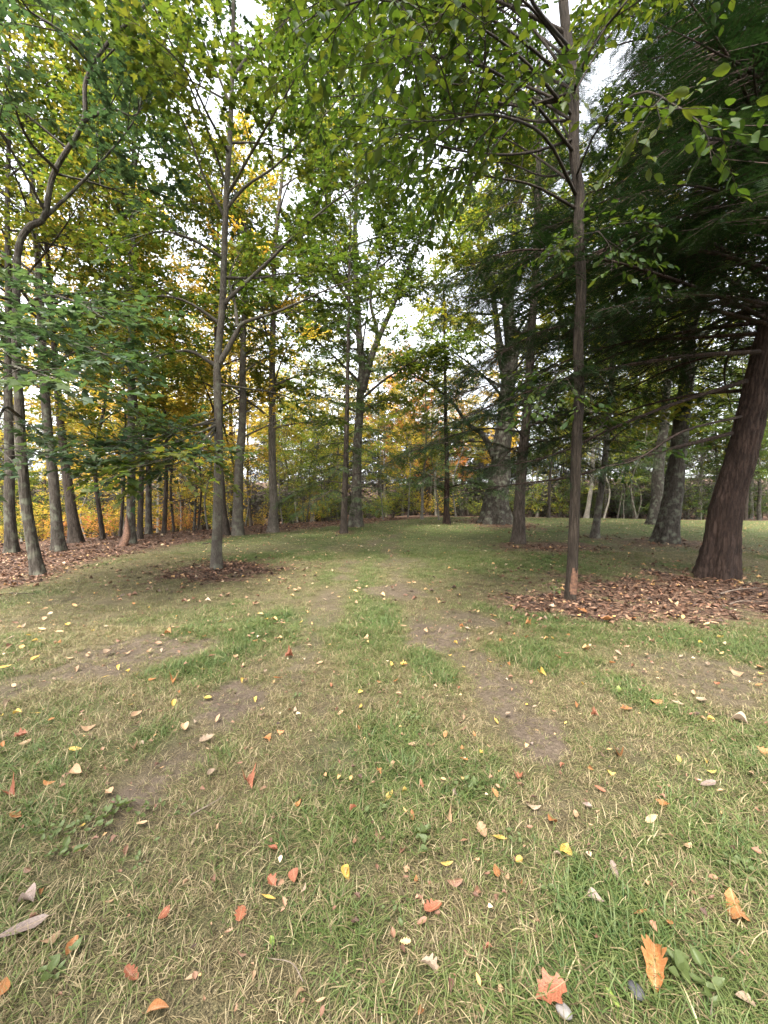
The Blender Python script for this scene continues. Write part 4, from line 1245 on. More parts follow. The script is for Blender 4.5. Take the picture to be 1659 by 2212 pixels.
for (x0, x1, d0, d1, n, lm, lb) in ZONES:
    for i in range(n):
        px = x0 + (x1 - x0) * (i + r_.random()) / n
        lf_ = lm[int(r_.integers(0, len(lm)))]
        bg_tree('woodland_tree', '%s %s, %s from left' % (LCOL[lf_], lb, ORD[i]), FORMS[int(r_.integers(0, 4))], px, r_.uniform(d0, d1), r_.uniform(.8, 1.15), r_.uniform(0, 6.28),
                ['bark_grey', 'bark_dark', 'bark_pale'][int(r_.integers(0, 3))], lf_, lb.replace('tree in', 'trees in').replace('sapling', 'saplings').replace('shrub', 'shrubs'), r_.normal(0, .03))
for (x0, x1, d0, d1, n, lm, lb) in [
        (120, 560, 19, 34, 14, ['leaf_gold', 'leaf_mixed', 'leaf_gold'], 'low sapling among the stems left of the forked maple'),
        (600, 740, 24, 36, 14, ['leaf_yellowgreen', 'leaf_mixed'], 'crooked sapling in the thicket left of the young hemlock'),
        (1250, 1660, 34, 44, 10, ['leaf_green', 'leaf_yellowgreen'], 'thin sapling in the shade beyond the right lawn')]:
    for i in range(n):
        px = x0 + (x1 - x0) * (i + r_.random()) / n
        lf_ = lm[int(r_.integers(0, len(lm)))]
        bg_tree('sapling', '%s %s, %s from left' % (LCOL[lf_], lb, ORD[i]), SLIM[int(r_.integers(0, 3))], px, r_.uniform(d0, d1), r_.uniform(.55, .95), r_.uniform(0, 6.28), ['bark_grey', 'bark_pale'][int(r_.integers(0, 2))],
                lf_, lb.replace('tree in', 'trees in').replace('sapling', 'saplings').replace('shrub', 'shrubs'), r_.normal(0, .08), 1.2)
for (x0, x1, d0, d1, n, lm, lb) in [
        (-20, 480, 22, 36, 12, ['leaf_gold', 'leaf_yellowgreen', 'leaf_orange', 'leaf_gold'], 'shrub in the hollow behind the left forest edge'),
        (-40, 560, 32, 44, 14, ['leaf_gold', 'leaf_gold', 'leaf_yellowgreen'], 'tall shrub far back in the golden wood at left'),
        (560, 740, 26, 38, 5, ['leaf_yellowgreen', 'leaf_gold'], 'shrub under the thicket left of the young hemlock'),
        (790, 850, 28, 34, 4, ['leaf_yellowgreen', 'leaf_yellowgreen'], 'bright shrub right of the double trunked tree'),
        (850, 1260, 36, 46, 10, ['leaf_yellowgreen', 'leaf_green', 'leaf_yellowgreen', 'leaf_gold'], 'shrub along the far lawn edge near the oak'),
        (1260, 1720, 38, 50, 16, ['leaf_green', 'leaf_bluegreen'], 'shrub in the shaded wood beyond the right lawn')]:
    for i in range(n):
        px = x0 + (x1 - x0) * (i + r_.random()) / n
        lf_ = lm[int(r_.integers(0, len(lm)))]
        bg_bush('%s %s, %s from left' % (LCOL[lf_], lb, ORD[i]), int(r_.integers(0, 3)), px, r_.uniform(d0, d1), r_.uniform(.8, 1.3) * (1.45 if d0 >= 32 else 1), r_.uniform(0, 6.28), lf_, lb.replace('tree in', 'trees in').replace('sapling', 'saplings').replace('shrub', 'shrubs'))


# two unseen trees added behind the viewer to shade the near grass
for (x_, y_, k_, sc_, lb) in ((-5.2, -6.4, 0, .85, 'unseen green tree added behind the viewer on the left for shade'), (4.2, -6.6, 1, .9, 'unseen green tree added behind the viewer on the right for shade')):
    root = empty('woodland_tree', (x_, y_, float(ground(x_, y_)) - .05)); root.scale = (sc_,) * 3; root.rotation_euler = (0, 0, x_)
    t = link('trunk', FORMS[k_][0], root); set_mats(t, ['bark_grey'])
    c = link('crown', FORMS[k_][1], root); set_mats(c, ['bark_grey', 'leaf_green'])
    tag(root, lb, 'tree')


# far hemlocks closing the wood
def far_hemlock(seed, H):
    r = np.random.default_rng(seed); b = Buf()
    az = 0
    for i in range(44):
        f = i / 44; hh = H * (.08 + .9 * f); az += 2.4
        ln = (2.9 * (1 - f) + .5) * r.uniform(.8, 1.1); e = r.uniform(-.15, .1)
        d = np.array([math.cos(az) * math.cos(e), math.sin(az) * math.cos(e), math.sin(e)])
        p0 = np.array([0, 0, hh])
        hemlock_bough(b, r, np.array([p0, p0 + d * ln * .5, p0 + d * ln + np.array([0, 0, -.12 * ln])]), .02, .6, .12, .32, tw=(.22, .42))
    tm, *_ = trunk_mesh(np.array([(0, 0, -.15), (0, .05, H * .5), (.05, 0, H)]), .14, .02, MATS['bark_dark'], 10, .5, .3, 5, 0, 10, seed)
    return tm, b.mesh('crown', [MATS['bark_dark'], MATS['needle_green']])


FH = far_hemlock(531, 12)
for i, (px, D, sc) in enumerate(sorted([(1010, 52, .7), (1150, 46, .8), (1215, 46, 1.0), (1350, 46, 1.1), (1470, 44, .9), (1560, 48, 1.2), (1640, 42, 1.0)])):
    lb = 'dark far hemlock closing the wood beyond the lawn, %s from left' % ORD[i]
    bg_tree('hemlock_tree', lb, FH, px, D, sc, i * 2.1, 'bark_dark', 'needle_green', 'far hemlocks beyond the lawn')

# the wood farther off, one mass
m, N, L = new_mat('leaf_distant')
hu = attr(N, 'hue', 'INSTANCER').outputs['Fac']; lv_ = attr(N, 'lv').outputs['Fac']; cv_ = attr(N, 'cv').outputs['Fac']
tt = math_n(N, L, 'ADD', hu, math_n(N, L, 'MULTIPLY_ADD', lv_, .14, math_n(N, L, 'MULTIPLY_ADD', cv_, .22, -.16)), clamp=True)
rp = ramp(N, [(.05, (.05, .10, .02)), (.35, (.11, .155, .02)), (.6, (.28, .22, .02)), (.82, (.40, .23, .02)), (1, (.42, .16, .03))]); L.new(tt, rp.inputs[0])
df = N.new('ShaderNodeBsdfDiffuse'); tr = N.new('ShaderNodeBsdfTranslucent'); mx = N.new('ShaderNodeMixShader'); mx.inputs[0].default_value = .45
L.new(rp.outputs[0], df.inputs[0]); L.new(rp.outputs[0], tr.inputs[0]); L.new(df.outputs[0], mx.inputs[1]); L.new(tr.outputs[0], mx.inputs[2])
o = N.new('ShaderNodeOutputMaterial'); L.new(mx.outputs[0], o.inputs[0])
dv = []
for f_ in (FORMS[0], FORMS[1], FORMS[3]):
    me = f_[1].copy(); me.materials.clear(); me.materials.append(MATS['bark_grey']); me.materials.append(MATS['leaf_distant'])
    dv.append(variant('distant_tree', me))
for q in SHRUB[:2]:
    me = q.copy(); me.materials.clear(); me.materials.append(MATS['bark_grey']); me.materials.append(MATS['leaf_distant'])
    dv.append(variant('distant_shrub', me))
n = 365
nt = 105
r_ = np.random.default_rng(17)
isb = np.arange(n) >= nt
a_ = r_.uniform(-1.0, 1.0, n); dd = np.where(isb, r_.uniform(44, 80, n), np.sqrt(r_.uniform(52 ** 2, 100 ** 2, n)))
x, y = a_ * dd, dd
hue = np.clip(np.where(a_ < -.25, .56, np.where(a_ < .22, .58, .26)) + r_.normal(0, .2, n), 0, 1)
hue = np.where(isb, hue * .75, hue)
scs = np.where(isb, r_.uniform(1.3, 2.3, n), r_.uniform(.8, 1.15, n))
var_i = np.where(isb, np.where(r_.random(n) < .5, 3, 4), r_.integers(0, 3, n))
# the instance list runs in the order the pieces were plugged in, last first
var_i = len(dv) - 1 - var_i
scatter('distant_woods', np.stack([x, y, ground(x, y) - np.where(isb, .1, 1.5)], -1), np.stack([np.zeros(n), np.zeros(n), r_.uniform(0, 6.28, n)], -1), np.stack([scs * 1.15, scs * 1.15, scs], -1),
        var_i, dv, {'hue': hue}, 'far woods in green and autumn gold closing the view')

#SECTION4

# ------------------------------------------------------------------ leaf blades lying about
def strip_leaf(wfun, st, curl, cup, twist, seed, stem=.14, name='leaf'):
    r = np.random.default_rng(seed)
    V = []; n = st
    for i in range(n):
        x = i / (n - 1)
        w = max(wfun(x), .004)
        zc = curl * (x - .5) ** 2 * 2 + r.normal(0, .006)
        tw = twist * (x - .5)
        for sgn in (-1, -.5, 0, .5, 1):
            yy = w * sgn
            z = zc + cup * (abs(sgn) * w) ** 1.4 * 2.2 + tw * yy + r.normal(0, .012) * abs(sgn)
            V.append((x, yy, z))
    F_ = []
    for i in range(n - 1):
        for j in range(4):
            a = i * 5 + j
            F_.append((a, a + 1, a + 6, a + 5))
    b = len(V)                                   # the stalk
    for q, (x, z) in enumerate(((-stem, .03), (0, curl * .5))):
        V += [(x, -.008, z), (x, .008, z), (x, 0, z + .012)]
    F_ += [(b, b + 1, b + 4, b + 3), (b + 1, b + 2, b + 5, b + 4), (b + 2, b, b + 3, b + 5)]
    V = np.array(V); V[:, 0] -= .5
    return mk_mesh(name, V, [np.array(F_)], [FALL['tan']])


def w_oval(x): return .27 * math.sin(math.pi * min(1, x ** .8)) ** .8
def w_ovate(x): return .36 * (math.sin(math.pi * x ** .62)) ** .9
def w_narrow(x): return .17 * math.sin(math.pi * x ** .85) ** .8
def w_oak(x): return (.06 + .25 * math.sin(math.pi * x ** 1.05) ** .7) * (.55 + .45 * abs(math.sin(x * math.pi * 4.0))) if x < .985 else .03
def w_maple(x):
    k = [(0, .03), (.10, .30), (.17, .18), (.30, .25), (.42, .56), (.50, .30), (.58, .26), (.70, .34), (.76, .16), (.9, .07), (1, .005)]
    return float(np.interp(x, [q[0] for q in k], [q[1] for q in k]))


LEAFM = {}
for kind, wf, st in (('oval', w_oval, 9), ('ovate', w_ovate, 9), ('narrow', w_narrow, 9), ('oak', w_oak, 15), ('maple', w_maple, 14)):
    LEAFM[kind] = [strip_leaf(wf, st, c, u, t, 700 + q, name=kind + '_leaf') for q, (c, u, t) in enumerate(((.10, .25, .3), (.35, .7, -.6), (-.3, 1.3, .5), (.2, -.5, .8)))]

LV = []     # px, py, length px, kind, colour (the leaves one can pick out, near to far)


def add(zone, rows):
    ox, oy = zone
    for t in rows.split(';'):
        f_ = t.split()
        if not f_: continue
        if f_[3] in ('mp', 'mg'): f_[3] = 'v' + f_[3][1]
        LV.append((ox + float(f_[0]) * .5023, oy + float(f_[1]) * .5023, float(f_[2]), {'o': 'oval', 'v': 'ovate', 'n': 'narrow', 'k': 'oak', 'm': 'maple'}[f_[3][0]],
                   {'y': 'yellow', 'o': 'orange', 'r': 'russet', 'b': 'brown', 't': 'tan', 'p': 'pale', 'g': 'grey', 'l': 'green'}[f_[3][1]]))


add((0, 1712.7), '45 20 42 mr;150 65 16 oo;70 130 38 oo;320 95 26 ot;610 155 34 nt;340 280 44 nt;120 350 24 ob;178 440 18 oo;110 490 44 mg;1285 75 24 vo;1520 90 24 or;1630 195 32 mb;1170 265 26 vr;1525 245 20 ob;'
    '1490 370 36 oy;1265 385 36 vr;1170 415 32 mr;1305 435 22 op;1155 485 40 ny;1035 565 48 kr;705 560 38 or;1170 665 24 ol;215 675 44 ot;310 720 50 oo;1040 730 30 nb;15 870 48 oo;565 840 46 kr;825 845 30 nt;675 960 56 no;100 640 105 ng;'
    '1290 920 28 nt;555 100 14 oo;930 175 14 ot;800 415 18 ot;470 490 24 ot;1085 840 18 ot;545 270 24 ob;1380 950 30 nt;355 165 12 oy;1640 880 16 ob')
add((826, 1712.7), '30 40 32 oy;95 10 16 oy;130 135 36 no;285 130 36 mt;315 20 20 vg;485 25 24 vo;430 200 46 kt;505 225 36 oy;350 240 22 ob;80 265 26 ob;105 355 22 mt;277 340 34 ny;650 85 38 op;730 135 34 oo;830 125 26 ot;880 80 26 mg;785 280 44 vy;585 315 22 vy;'
    '995 365 40 kg;1205 70 32 mo;1155 140 40 nt;1310 262 38 nt;490 375 36 oo;540 395 16 vt;595 425 14 oo;313 410 42 ob;405 450 22 vb;160 490 20 ob;215 530 56 kr;495 478 16 ob;45 640 26 ob;455 697 20 or;205 785 50 kp;920 495 40 vg;1110 560 42 no;1520 540 92 ko;1235 597 16 oo;'
    '1170 800 112 ko;720 900 90 mr;510 877 24 vt;1555 960 46 vp;165 975 26 oo;430 980 30 nt;1480 430 28 vt;1340 465 22 ob;990 910 50 nl;750 290 26 np;170 580 30 ob;1420 405 24 ob;370 745 30 nb;145 390 14 oo')
add((0, 1249.8), '45 265 18 op;125 255 16 oy;150 280 16 oy;185 285 16 ot;250 280 20 vo;290 210 20 oy;105 212 14 op;460 210 10 op;240 445 18 vp;460 335 30 mp;325 405 20 ot;380 340 16 ot;510 275 18 ob;545 330 22 nt;720 245 18 vo;755 222 18 vb;815 240 16 oo;745 218 18 op;640 330 26 nt;510 392 22 ny;'
    '550 410 16 oy;450 435 20 ny;590 425 22 ny;655 455 20 oo;745 452 28 mo;770 498 10 oo;870 405 16 oy;965 375 16 ny;1015 350 18 vt;1075 295 14 op;1095 275 16 oo;990 235 18 ot;1295 197 12 oy;1145 180 12 oy;1210 195 10 op;1245 345 22 mr;1045 385 12 ot;1140 410 12 op;1045 452 14 oy;895 525 20 vy;1095 535 16 vy;'
    '1130 610 24 op;1245 575 16 or;1270 580 18 op;940 620 24 ot;840 630 20 np;795 660 26 vt;890 710 38 kp;575 750 26 vt;610 720 18 op;585 605 30 ot;690 585 14 ob;560 555 14 oy;745 555 20 oy;380 655 32 vt;325 755 30 ny;220 625 22 oo;160 595 24 ny;75 593 20 oy;95 690 30 mr;15 740 20 oo;10 605 16 oy;'
    '215 900 30 vo;330 860 32 vt;470 945 28 vt;465 905 22 nb;1150 695 28 mo;1205 675 20 mo;1070 905 46 mr;1130 930 18 vb;905 860 26 op;1545 665 16 oo;1550 565 20 my;1550 500 14 oy;1630 455 12 oo;1570 262 20 mt;1465 595 18 ot;1425 470 20 nr;1375 375 20 ot;1195 440 24 no;1630 845 18 vo;1520 400 12 np;155 355 20 oy;20 395 26 ny;30 555 34 np;'
    '110 720 26 ot;300 350 16 ot;190 180 14 vt;230 190 12 ot;840 140 12 op;640 130 10 oy;575 115 12 oo;400 230 12 oy;60 470 16 ot;950 190 14 oy;1270 60 16 vt;1395 95 12 op;1430 70 10 ot;1330 300 14 ot;1100 440 12 ot;690 320 14 op')
add((826, 1249.8), '95 385 20 my;40 380 22 ny;60 455 18 no;65 555 24 kr;70 510 20 ot;175 435 10 oy;325 480 12 or;305 440 10 oy;350 390 12 oy;460 365 16 ny;545 378 14 oo;510 390 10 oy;385 322 20 nt;315 287 12 oy;290 340 10 oy;405 218 10 op;365 225 14 op;340 215 14 oo;250 235 14 op;510 278 12 oo;620 262 18 mo;565 245 10 oo;625 205 16 mo;'
    '690 425 20 vy;755 350 20 mo;730 265 12 oy;880 308 14 oo;905 310 8 ot;990 378 16 vo;965 408 14 ot;1020 330 18 vp;1075 385 10 or;1015 490 18 vl;1175 540 30 vo;1270 548 26 np;1375 540 34 mp;1350 600 24 og;1375 620 20 nt;1410 625 20 oy;1530 622 36 mp;1050 578 28 mo;840 560 22 oo;915 600 18 mr;790 632 10 oy;485 628 18 oy;540 602 22 op;'
    '655 562 12 op;620 550 10 oy;665 475 10 ot;555 440 16 vb;640 455 12 vb;345 660 26 nb;270 685 18 oo;395 690 16 no;220 735 24 nt;125 740 20 vt;345 745 14 vo;350 800 20 vo;425 770 16 vy;175 650 14 no;40 820 18 vt;290 885 16 vb;170 910 24 nr;595 875 32 mr;590 905 18 ob;775 820 16 or;895 835 16 oo;935 925 28 nr;985 850 20 vy;1020 775 34 vo;'
    '1275 800 20 oy;1395 810 16 oy;1415 845 22 oy;1400 905 46 ng;1350 885 14 ob;1590 860 34 nt;1640 770 34 mo;1165 475 10 op;1255 510 12 vt;1340 505 18 ot;1400 385 18 op;1325 370 12 og;1285 345 12 op;1160 375 16 np;1450 265 18 vy;1265 272 30 nt;1195 262 12 oo;1370 285 12 oy;1520 415 32 vt;1625 395 30 oo;1625 425 18 oy;1620 468 16 oo;1440 460 16 or;1285 425 12 op;'
    '1590 695 16 np;640 720 14 og;1560 260 18 nt;1440 320 12 ot;860 465 14 oy;800 250 12 oo;960 190 26 vo;1080 180 22 vo;860 150 30 mo;820 170 14 op;700 180 12 op;740 170 14 op;590 150 12 op')
WORD = {'oval': 'oval', 'ovate': 'broad', 'narrow': 'narrow', 'oak': 'lobed oak', 'maple': 'jagged maple'}
CW = {'yellow': 'yellow', 'orange': 'orange', 'russet': 'russet', 'brown': 'dark brown', 'tan': 'tan', 'pale': 'pale cream', 'grey': 'greyish', 'green': 'lime green'}
LV = LV[:300]
LPOS = [gpt(l[0], l[1]) for l in LV]
used = {}


def zone_name(px, py):
    h = 'left' if px < 553 else ('middle' if px < 1106 else 'right')
    v = ('bottom edge' if py > 2080 else 'near foreground' if py > 1850 else 'foreground grass' if py > 1660 else 'middle grass' if py > 1480 else 'farther grass')
    return '%s, %s' % (v, h)


for i, (px, py, ln, kind, colr) in enumerate(LV):
    p_ = LPOS[i]
    # distance along the line of sight gives the true size
    dep = p_[1] * math.cos(PITCH)
    size = min(max(ln * dep / F * .86, .028), .15)
    rr_ = random.Random(i * 13 + 5)
    me = LEAFM[kind][rr_.randrange(4)]
    ob = link('fallen_leaf', me)
    ob.material_slots[0].link = 'OBJECT'; ob.material_slots[0].material = FALL[colr]
    ob.scale = (size, size * rr_.uniform(.85, 1.1), size * rr_.uniform(.7, 1.2))
    tl_ = .30 if size < .08 else .14
    ob.rotation_euler = (rr_.gauss(0, tl_), rr_.gauss(0, tl_), rr_.uniform(0, 6.283))
    ob.location = (p_[0], p_[1], p_[2] + .013 + .09 * size + rr_.uniform(0, .008))
    q = sorted((math.hypot(px - LV[j][0], (py - LV[j][1]) * 1.6), j) for j in range(len(LV)) if j != i)
    best = None
    sz = 'tiny' if size < .045 else 'small' if size < .065 else 'medium' if size < .10 else 'large'
    for _, j in q[:6]:
        dx, dy_ = LV[j][0] - px, LV[j][1] - py
        rel = ('left of' if dx > 0 else 'right of') if abs(dx) > abs(dy_) * 1.3 else ('just beyond' if dy_ > 0 else 'in front of')
        lb = '%s %s %s leaf %s %s %s leaf, %s' % (sz, CW[colr], WORD[kind], rel, CW[LV[j][4]], WORD[LV[j][3]], zone_name(px, py))
        if lb not in used:
            best = lb; break
    best = best or lb
    used[best] = 1
    tag(ob, best, 'leaf', 'single fallen leaves on the lawn')

# ---- smaller pieces of the same, too many to pick out: litter under the trees and specks over the lawn
m, N, L = new_mat('litter_leaf')
hu = attr(N, 'hue', 'INSTANCER').outputs['Fac']
rp = ramp(N, [(0, (.030, .018, .012)), (.3, (.075, .038, .023)), (.55, (.15, .076, .045)), (.75, (.27, .16, .095)), (.88, (.42, .25, .09)), (1, (.46, .36, .24))]); L.new(hu, rp.inputs[0])
p = N.new('ShaderNodeBsdfPrincipled'); p.inputs['Roughness'].default_value = .6; p.inputs['Specular IOR Level'].default_value = .3
L.new(rp.outputs[0], p.inputs['Base Color'])
o = N.new('ShaderNodeOutputMaterial'); L.new(p.outputs[0], o.inputs[0])
lvv = []
for q, (wf, st, c, u, t) in enumerate(((w_oval, 5, .2, .5, .4), (w_ovate, 5, -.3, .9, -.5), (w_oak, 9, .4, .6, .8), (w_maple, 9, .2, .9, -.4), (w_narrow, 5, .5, .6, .9))):
    me = strip_leaf(wf, st, c, u, t, 760 + q); me.materials.clear(); me.materials.append(MATS['litter_leaf']); lvv.append(variant('litter_leaf', me))


def litter(name, n, ylo, yhi, thr, seed, s0, s1, hmu, hsd, label, onlit=True):
    r = np.random.default_rng(seed)
    x, y = scatter_area(n, ylo, yhi, r, 1.12)
    b, g, l = lawn_maps(x, y)
    lw = _blob([(c_[0], c_[1], c_[2] * 1.5, c_[3] * 1.6, c_[4]) for c_ in P_LIT], x, y, 1.4)
    keep = (r.random(n) < np.maximum(l * .62 - thr, .15 * lw)) if onlit else (r.random(n) < .5 * (1 - l) * (.4 + fbm(x * .6, y * .6, 55)))
    x, y = x[keep], y[keep]; k = len(x)
    sc_ = r.uniform(s0, s1, k)
    z = ground(x, y) + ((.006 if onlit else .028) + r.random(k) * .016)
    scatter(name, np.stack([x, y, z], -1), np.stack([r.normal(0, .24, k), r.normal(0, .22, k), r.uniform(0, 6.28, k)], -1), np.stack([sc_, sc_ * r.uniform(.7, 1.1, k), sc_ * r.uniform(.4, 1, k)], -1),
            r.integers(0, len(lvv), k), lvv, {'hue': np.clip(r.normal(hmu, hsd, k), 0, 1)}, label)


litter('leaf_litter', 44000, 4.5, 12, .1, 61, .03, .105, .38, .26, 'reddish brown fallen leaves heaped under the trees')
litter('leaf_litter', 42000, 12, 30, .1, 62, .06, .15, .36, .22, 'brown leaf litter along the far forest edge')
litter('scattered_leaves', 7000, 3.6, 26, 0, 63, .04, .095, .78, .16, 'small yellow and tan leaf specks over the farther lawn', False)
litter('scattered_leaves', 2600, .9, 5, 0, 64, .010, .035, .55, .24, 'crumbs of dry leaf between the grass blades', False)

# ------------------------------------------------------------------ weeds, seedling, stones, sticks
leaf_mat('weed_leaf', [(.055, .075, .026), (.072, .095, .032), (.09, .115, .04), (.11, .13, .05)], trans=.3)
WL = [strip_leaf(w_ovate, 7, .3, .5, .3, 801, .35, 'leaf'), strip_leaf(w_oval, 7, .45, .3, -.3, 802, .2, 'leaf'), strip_leaf(w_ovate, 7, .2, .8, .5, 803, .5, 'leaf')]
for me in WL:
    me.materials.clear(); me.materials.append(MATS['weed_leaf'])
    V = np.zeros(len(me.vertices) * 3, np.float32); me.vertices.foreach_get('co', V); V = V.reshape(-1, 3); V[:, 0] += .5 + .2; me.vertices.foreach_set('co', V.ravel())
    for nm_ in ('lv', 'cv'):
        a_ = me.attributes.new(nm_, 'FLOAT', 'POINT'); a_.data.foreach_set('value', np.full(len(me.vertices), .5, np.float32))
WEEDS = [(115, 1820, 1.0, 9, 'grey green broadleaf weed, largest of the patch at lower left'), (70, 1800, .8, 7, 'broadleaf weed on the left side of the lower left weed patch'),
         (170, 1790, .8, 8, 'broadleaf weed in the upper middle of the lower left weed patch'), (215, 1790, .9, 8, 'broadleaf weed left of the small bare soil spot at lower left'),
         (265, 1752, 1.0, 9, 'pale upright weed at the edge of the small bare soil spot'), (330, 1752, .8, 7, 'weed right of the small bare soil spot at lower left'),
         (390, 1765, .7, 6, 'small weed at the right end of the lower left weed patch'), (140, 1862, .9, 8, 'broadleaf weed at the bottom of the lower left weed patch'),
         (300, 1868, .6, 5, 'small single weed right of the lower left weed patch'), (118, 2112, 1.0, 6, 'fresh green weed with two broad leaves near the bottom left corner'),
         (50, 1765, .7, 6, 'small weed close to the left edge of the picture'), (912, 1835, 1.1, 10, 'bright green weed clump in the middle of the foreground'),
         (1015, 1715, 1.0, 8, 'lime tinted weed above the clump in the middle foreground'), (855, 1998, .7, 5, 'round leaved seedling weed near the pink oak leaf'),
         (1108, 1830, .7, 6, 'small clover like weed beside the mauve oak leaf'), (1195, 1945, .8, 7, 'weed among long green grass at lower right'),
         (1490, 2130, 1.2, 9, 'large soft leaved weed near the bottom right corner'), (1590, 1890, .9, 7, 'weed near the right edge above the long orange oak leaf'),
         (890, 1560, .9, 8, 'whitish green weed rosette between the wheel tracks'), (815, 1757, .7, 6, 'small weed left of the yellow oval leaf in the middle'),
         (640, 1515, .7, 6, 'small weed beside the left bare wheel track')]
for i, (px, py, sc, k, lb) in enumerate(WEEDS):
    p_ = gpt(px, py); rr_ = random.Random(900 + i)
    root = empty('broadleaf_weed', p_)
    k = int(k * 1.7)
    for j in range(k):
        ob = link('leaf', WL[rr_.randrange(3)], root)
        s_ = sc * rr_.uniform(.022, .046)
        ob.scale = (s_, s_, s_)
        ob.rotation_euler = (rr_.gauss(0, .2), -rr_.uniform(.15, .75), j / k * 6.283 + rr_.uniform(-.4, .4))
        ob.location = (rr_.gauss(0, .03), rr_.gauss(0, .03), .012 + rr_.uniform(0, .02))
    tag(root, lb, 'weed', 'low broadleaf weeds in the lawn')

p_ = gpt(1196, 1290)
root = empty('seedling', p_)
bf = Buf(); rr_ = random.Random(77)
for j in range(5):
    a_ = rr_.uniform(0, 6.28); hh = rr_.uniform(.12, .24)
    e_ = np.array([.10 * math.cos(a_), .10 * math.sin(a_), hh])
    bf.tube(np.array([[0, 0, -.02], e_ * np.array([.4, .4, .55]), e_]), np.array([.003, .0025, .0015]), 4)
    for q in range(3):
        ob = link('leaf', WL[rr_.randrange(3)], root); s_ = rr_.uniform(.055, .085); ob.scale = (s_,) * 3
        ob.location = e_ * (1 - .22 * q); ob.rotation_euler = (rr_.gauss(0, .3), rr_.uniform(-.2, .5), rr_.uniform(0, 6.28))
link('stem', bf.mesh('stem', [MATS['stick']]), root)
tag(root, 'leafy green seedling at the foot of the slender foreground trunk', 'seedling')


def stone(px, py, size, mat, lb, seed):
    import bmesh
    p_ = gpt(px, py); bm = bmesh.new(); bmesh.ops.create_icosphere(bm, subdivisions=3, radius=1)
    rr_ = np.random.default_rng(seed); o3 = rr_.uniform(0, 20, 3)
    for v in bm.verts:
        k = 1 + .28 * (float(vnoise(v.co.x * 1.3 + o3[0], v.co.y * 1.3 + v.co.z + o3[1], seed)) - .5)
        v.co = Vector((v.co.x * 1.35 * k, v.co.y * k, v.co.z * .72 * k))
    me = bpy.data.meshes.new('stone'); bm.to_mesh(me); bm.free(); me.materials.append(MATS[mat])
    for f_ in me.polygons: f_.use_smooth = True
    ob = link('stone', me, None, (p_[0], p_[1], p_[2] + size * .45 + .012)); ob.scale = (size,) * 3; ob.rotation_euler = (.1, .15, rr_.uniform(0, 6))
    tag(ob, lb, 'stone')


stone(1373, 2167, .021, 'stone_dark', 'smooth dark oval stone in the grass at bottom right', 5)
stone(1218, 2203, .017, 'stone_grey', 'small grey stone at the bottom edge beside the russet curled leaf', 6)


def stick(name, pts, r0, mat, lb, forks=(), cat='stick'):
    bf = Buf()
    P_ = []
    for px, py, dz in pts:
        g_ = gpt(px, py); P_.append(g_ + np.array([0, 0, dz]))
    P_ = np.array(P_); b_ = P_[0].copy(); P_ = P_ - b_
    C = catmull(P_, 10)
    bf.tube(C, np.linspace(r0, r0 * .4, 10), 6)
    for (f_, v) in forks:
        q = C[int(f_ * 9)]; v = np.array(v)
        bf.tube(np.array([q, q + v * .5 + np.array([0, 0, .02]), q + v]), np.array([r0 * .6, r0 * .45, r0 * .2]), 5)
    ob = link(name, bf.mesh(name, [MATS[mat]]), None, b_)
    tag(ob, lb, cat)


stick('twig', [(412, 1775, .03), (445, 1760, .035), (484, 1741, .04)], .0035, 'stick', 'thin pale twig lying in the grass at left foreground')
stick('twig', [(1555, 1290, .05), (1590, 1282, .06), (1640, 1276, .05)], .012, 'stick', 'pale stick on the dark litter before the huge hemlock', [(.6, (.12, .05, .02))])
stick('twig', [(1575, 1312, .04), (1600, 1306, .05), (1650, 1306, .04)], .009, 'stick', 'shorter stick below the pale stick on the dark litter')
stick('twig', [(20, 1284, .02), (45, 1286, .03), (75, 1285, .02)], .008, 'bark_dark', 'dark stick on the grass near the left edge')
stick('twig', [(438, 1176, .03), (470, 1176, .05), (500, 1174, .03)], .02, 'bark_dark', 'dark fallen stick behind the forked maple')
stick('twig', [(655, 2150, .03), (630, 2120, .04), (580, 2090, .03)], .0022, 'stick', 'dry straw stalk across the grass at the bottom')
stick('fallen_branch', [(172, 1160, .1), (200, 1150, .5), (232, 1148, .75)], .05, 'bark_dark', 'dead dark branch leaning up from the litter at the left forest edge', [(.3, (.5, .2, .5)), (.55, (-.2, .3, .5)), (.7, (.6, .2, .1))], 'branch')

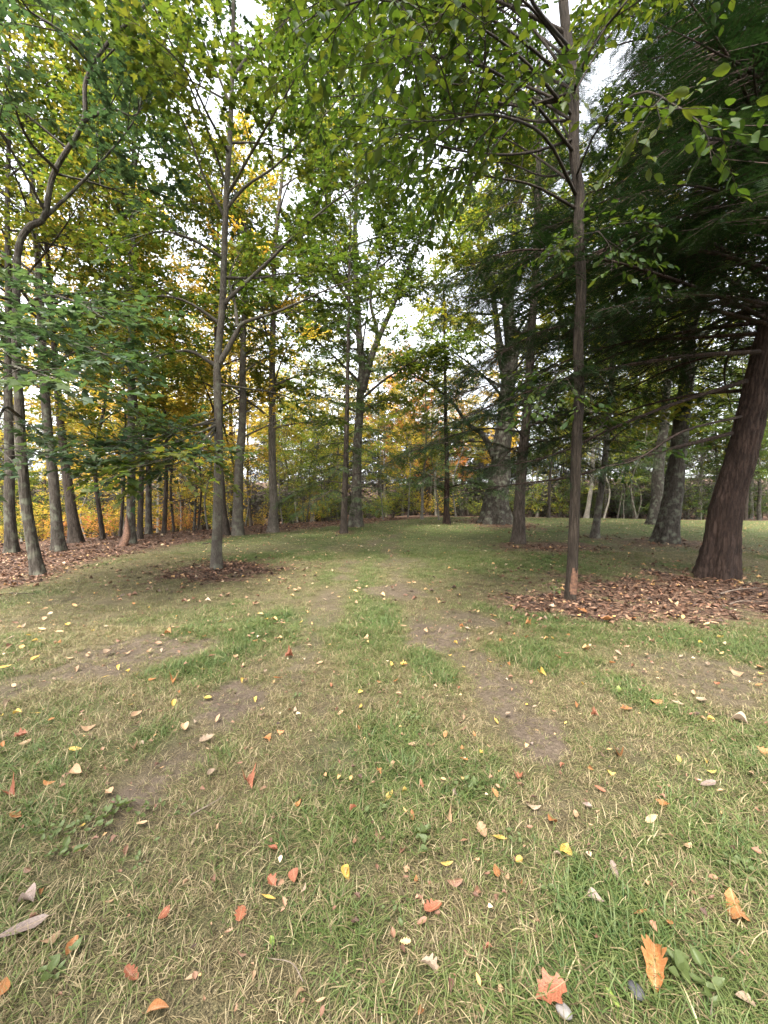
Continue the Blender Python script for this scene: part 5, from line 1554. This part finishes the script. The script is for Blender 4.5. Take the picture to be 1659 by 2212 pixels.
# reddish slab of bark leaning on the straight grey tree
b_ = gpt(263, 1180); t_ = at(273, 1112, gpt(283, 1174)[1] - .22) - b_
bf = Buf(); C = catmull(np.array([[0, 0, -.05], t_ * .3 + np.array([.10, 0, 0]), t_ * .65 + np.array([.06, 0, 0]), t_]), 12)
Vs = []
for i in range(12):
    w_ = .15 * (1 - (i / 11) ** 1.6) + .02
    for (sx_, sy_) in ((-1, 0), (0, -.35), (1, 0), (0, .15)):
        Vs.append(C[i] + np.array([sx_ * w_, sy_ * w_, 0]))
i4 = np.arange(11)[:, None] * 4; j4 = np.arange(4)[None]
Fs = np.stack([i4 + j4, i4 + (j4 + 1) % 4, i4 + 4 + (j4 + 1) % 4, i4 + 4 + j4], -1).reshape(-1, 4)
tag(link('bark_piece', mk_mesh('bark_piece', np.array(Vs), [Fs], [MATS['bare_wood']]), None, b_), 'reddish slab of bark leaning on the foot of the straight grey tree', 'bark')

# scar of bare wood low on the slender trunk
bw = [o_ for o_ in bpy.data.objects if o_.name == 'basswood_tree'][0]
tm = [c for c in bw.children if c.name.startswith('trunk')][0].data
V = np.zeros(len(tm.vertices) * 3, np.float32); tm.vertices.foreach_get('co', V); V = V.reshape(-1, 3)
Nn = np.zeros(len(tm.vertices) * 3, np.float32); tm.vertices.foreach_get('normal', Nn); Nn = Nn.reshape(-1, 3)
Fq = np.zeros(len(tm.loops), np.int32); tm.loops.foreach_get('vertex_index', Fq); Fq = Fq.reshape(-1, 4)
cz_ = V[Fq].mean(1); nn_ = Nn[Fq].mean(1)
facing = nn_ @ nrm(np.array([-.05, -1.0, 0]))
side_ = cz_[:, 0] - V[:, 0][V[:, 2] < .6].mean()
wav = (fbm(cz_[:, 2] * 9, cz_[:, 0] * 20 + 4, 8) - .5)
sel = (cz_[:, 2] > .10 + wav * .1) & (cz_[:, 2] < .47 + wav * .3) & (facing > .45 + wav * .9) & (side_ > -.05 + (cz_[:, 2] - .2) * .10)
if sel.sum() > 3:
    vi, inv = np.unique(Fq[sel], return_inverse=True)
    sm = mk_mesh('bark_scar', V[vi] + Nn[vi] * .003, [inv.reshape(-1, 4)], [MATS['bare_wood']])
    o_ = link('bark_scar', sm, bw); o_['label'] = 'orange patch of bare wood where the bark is gone'
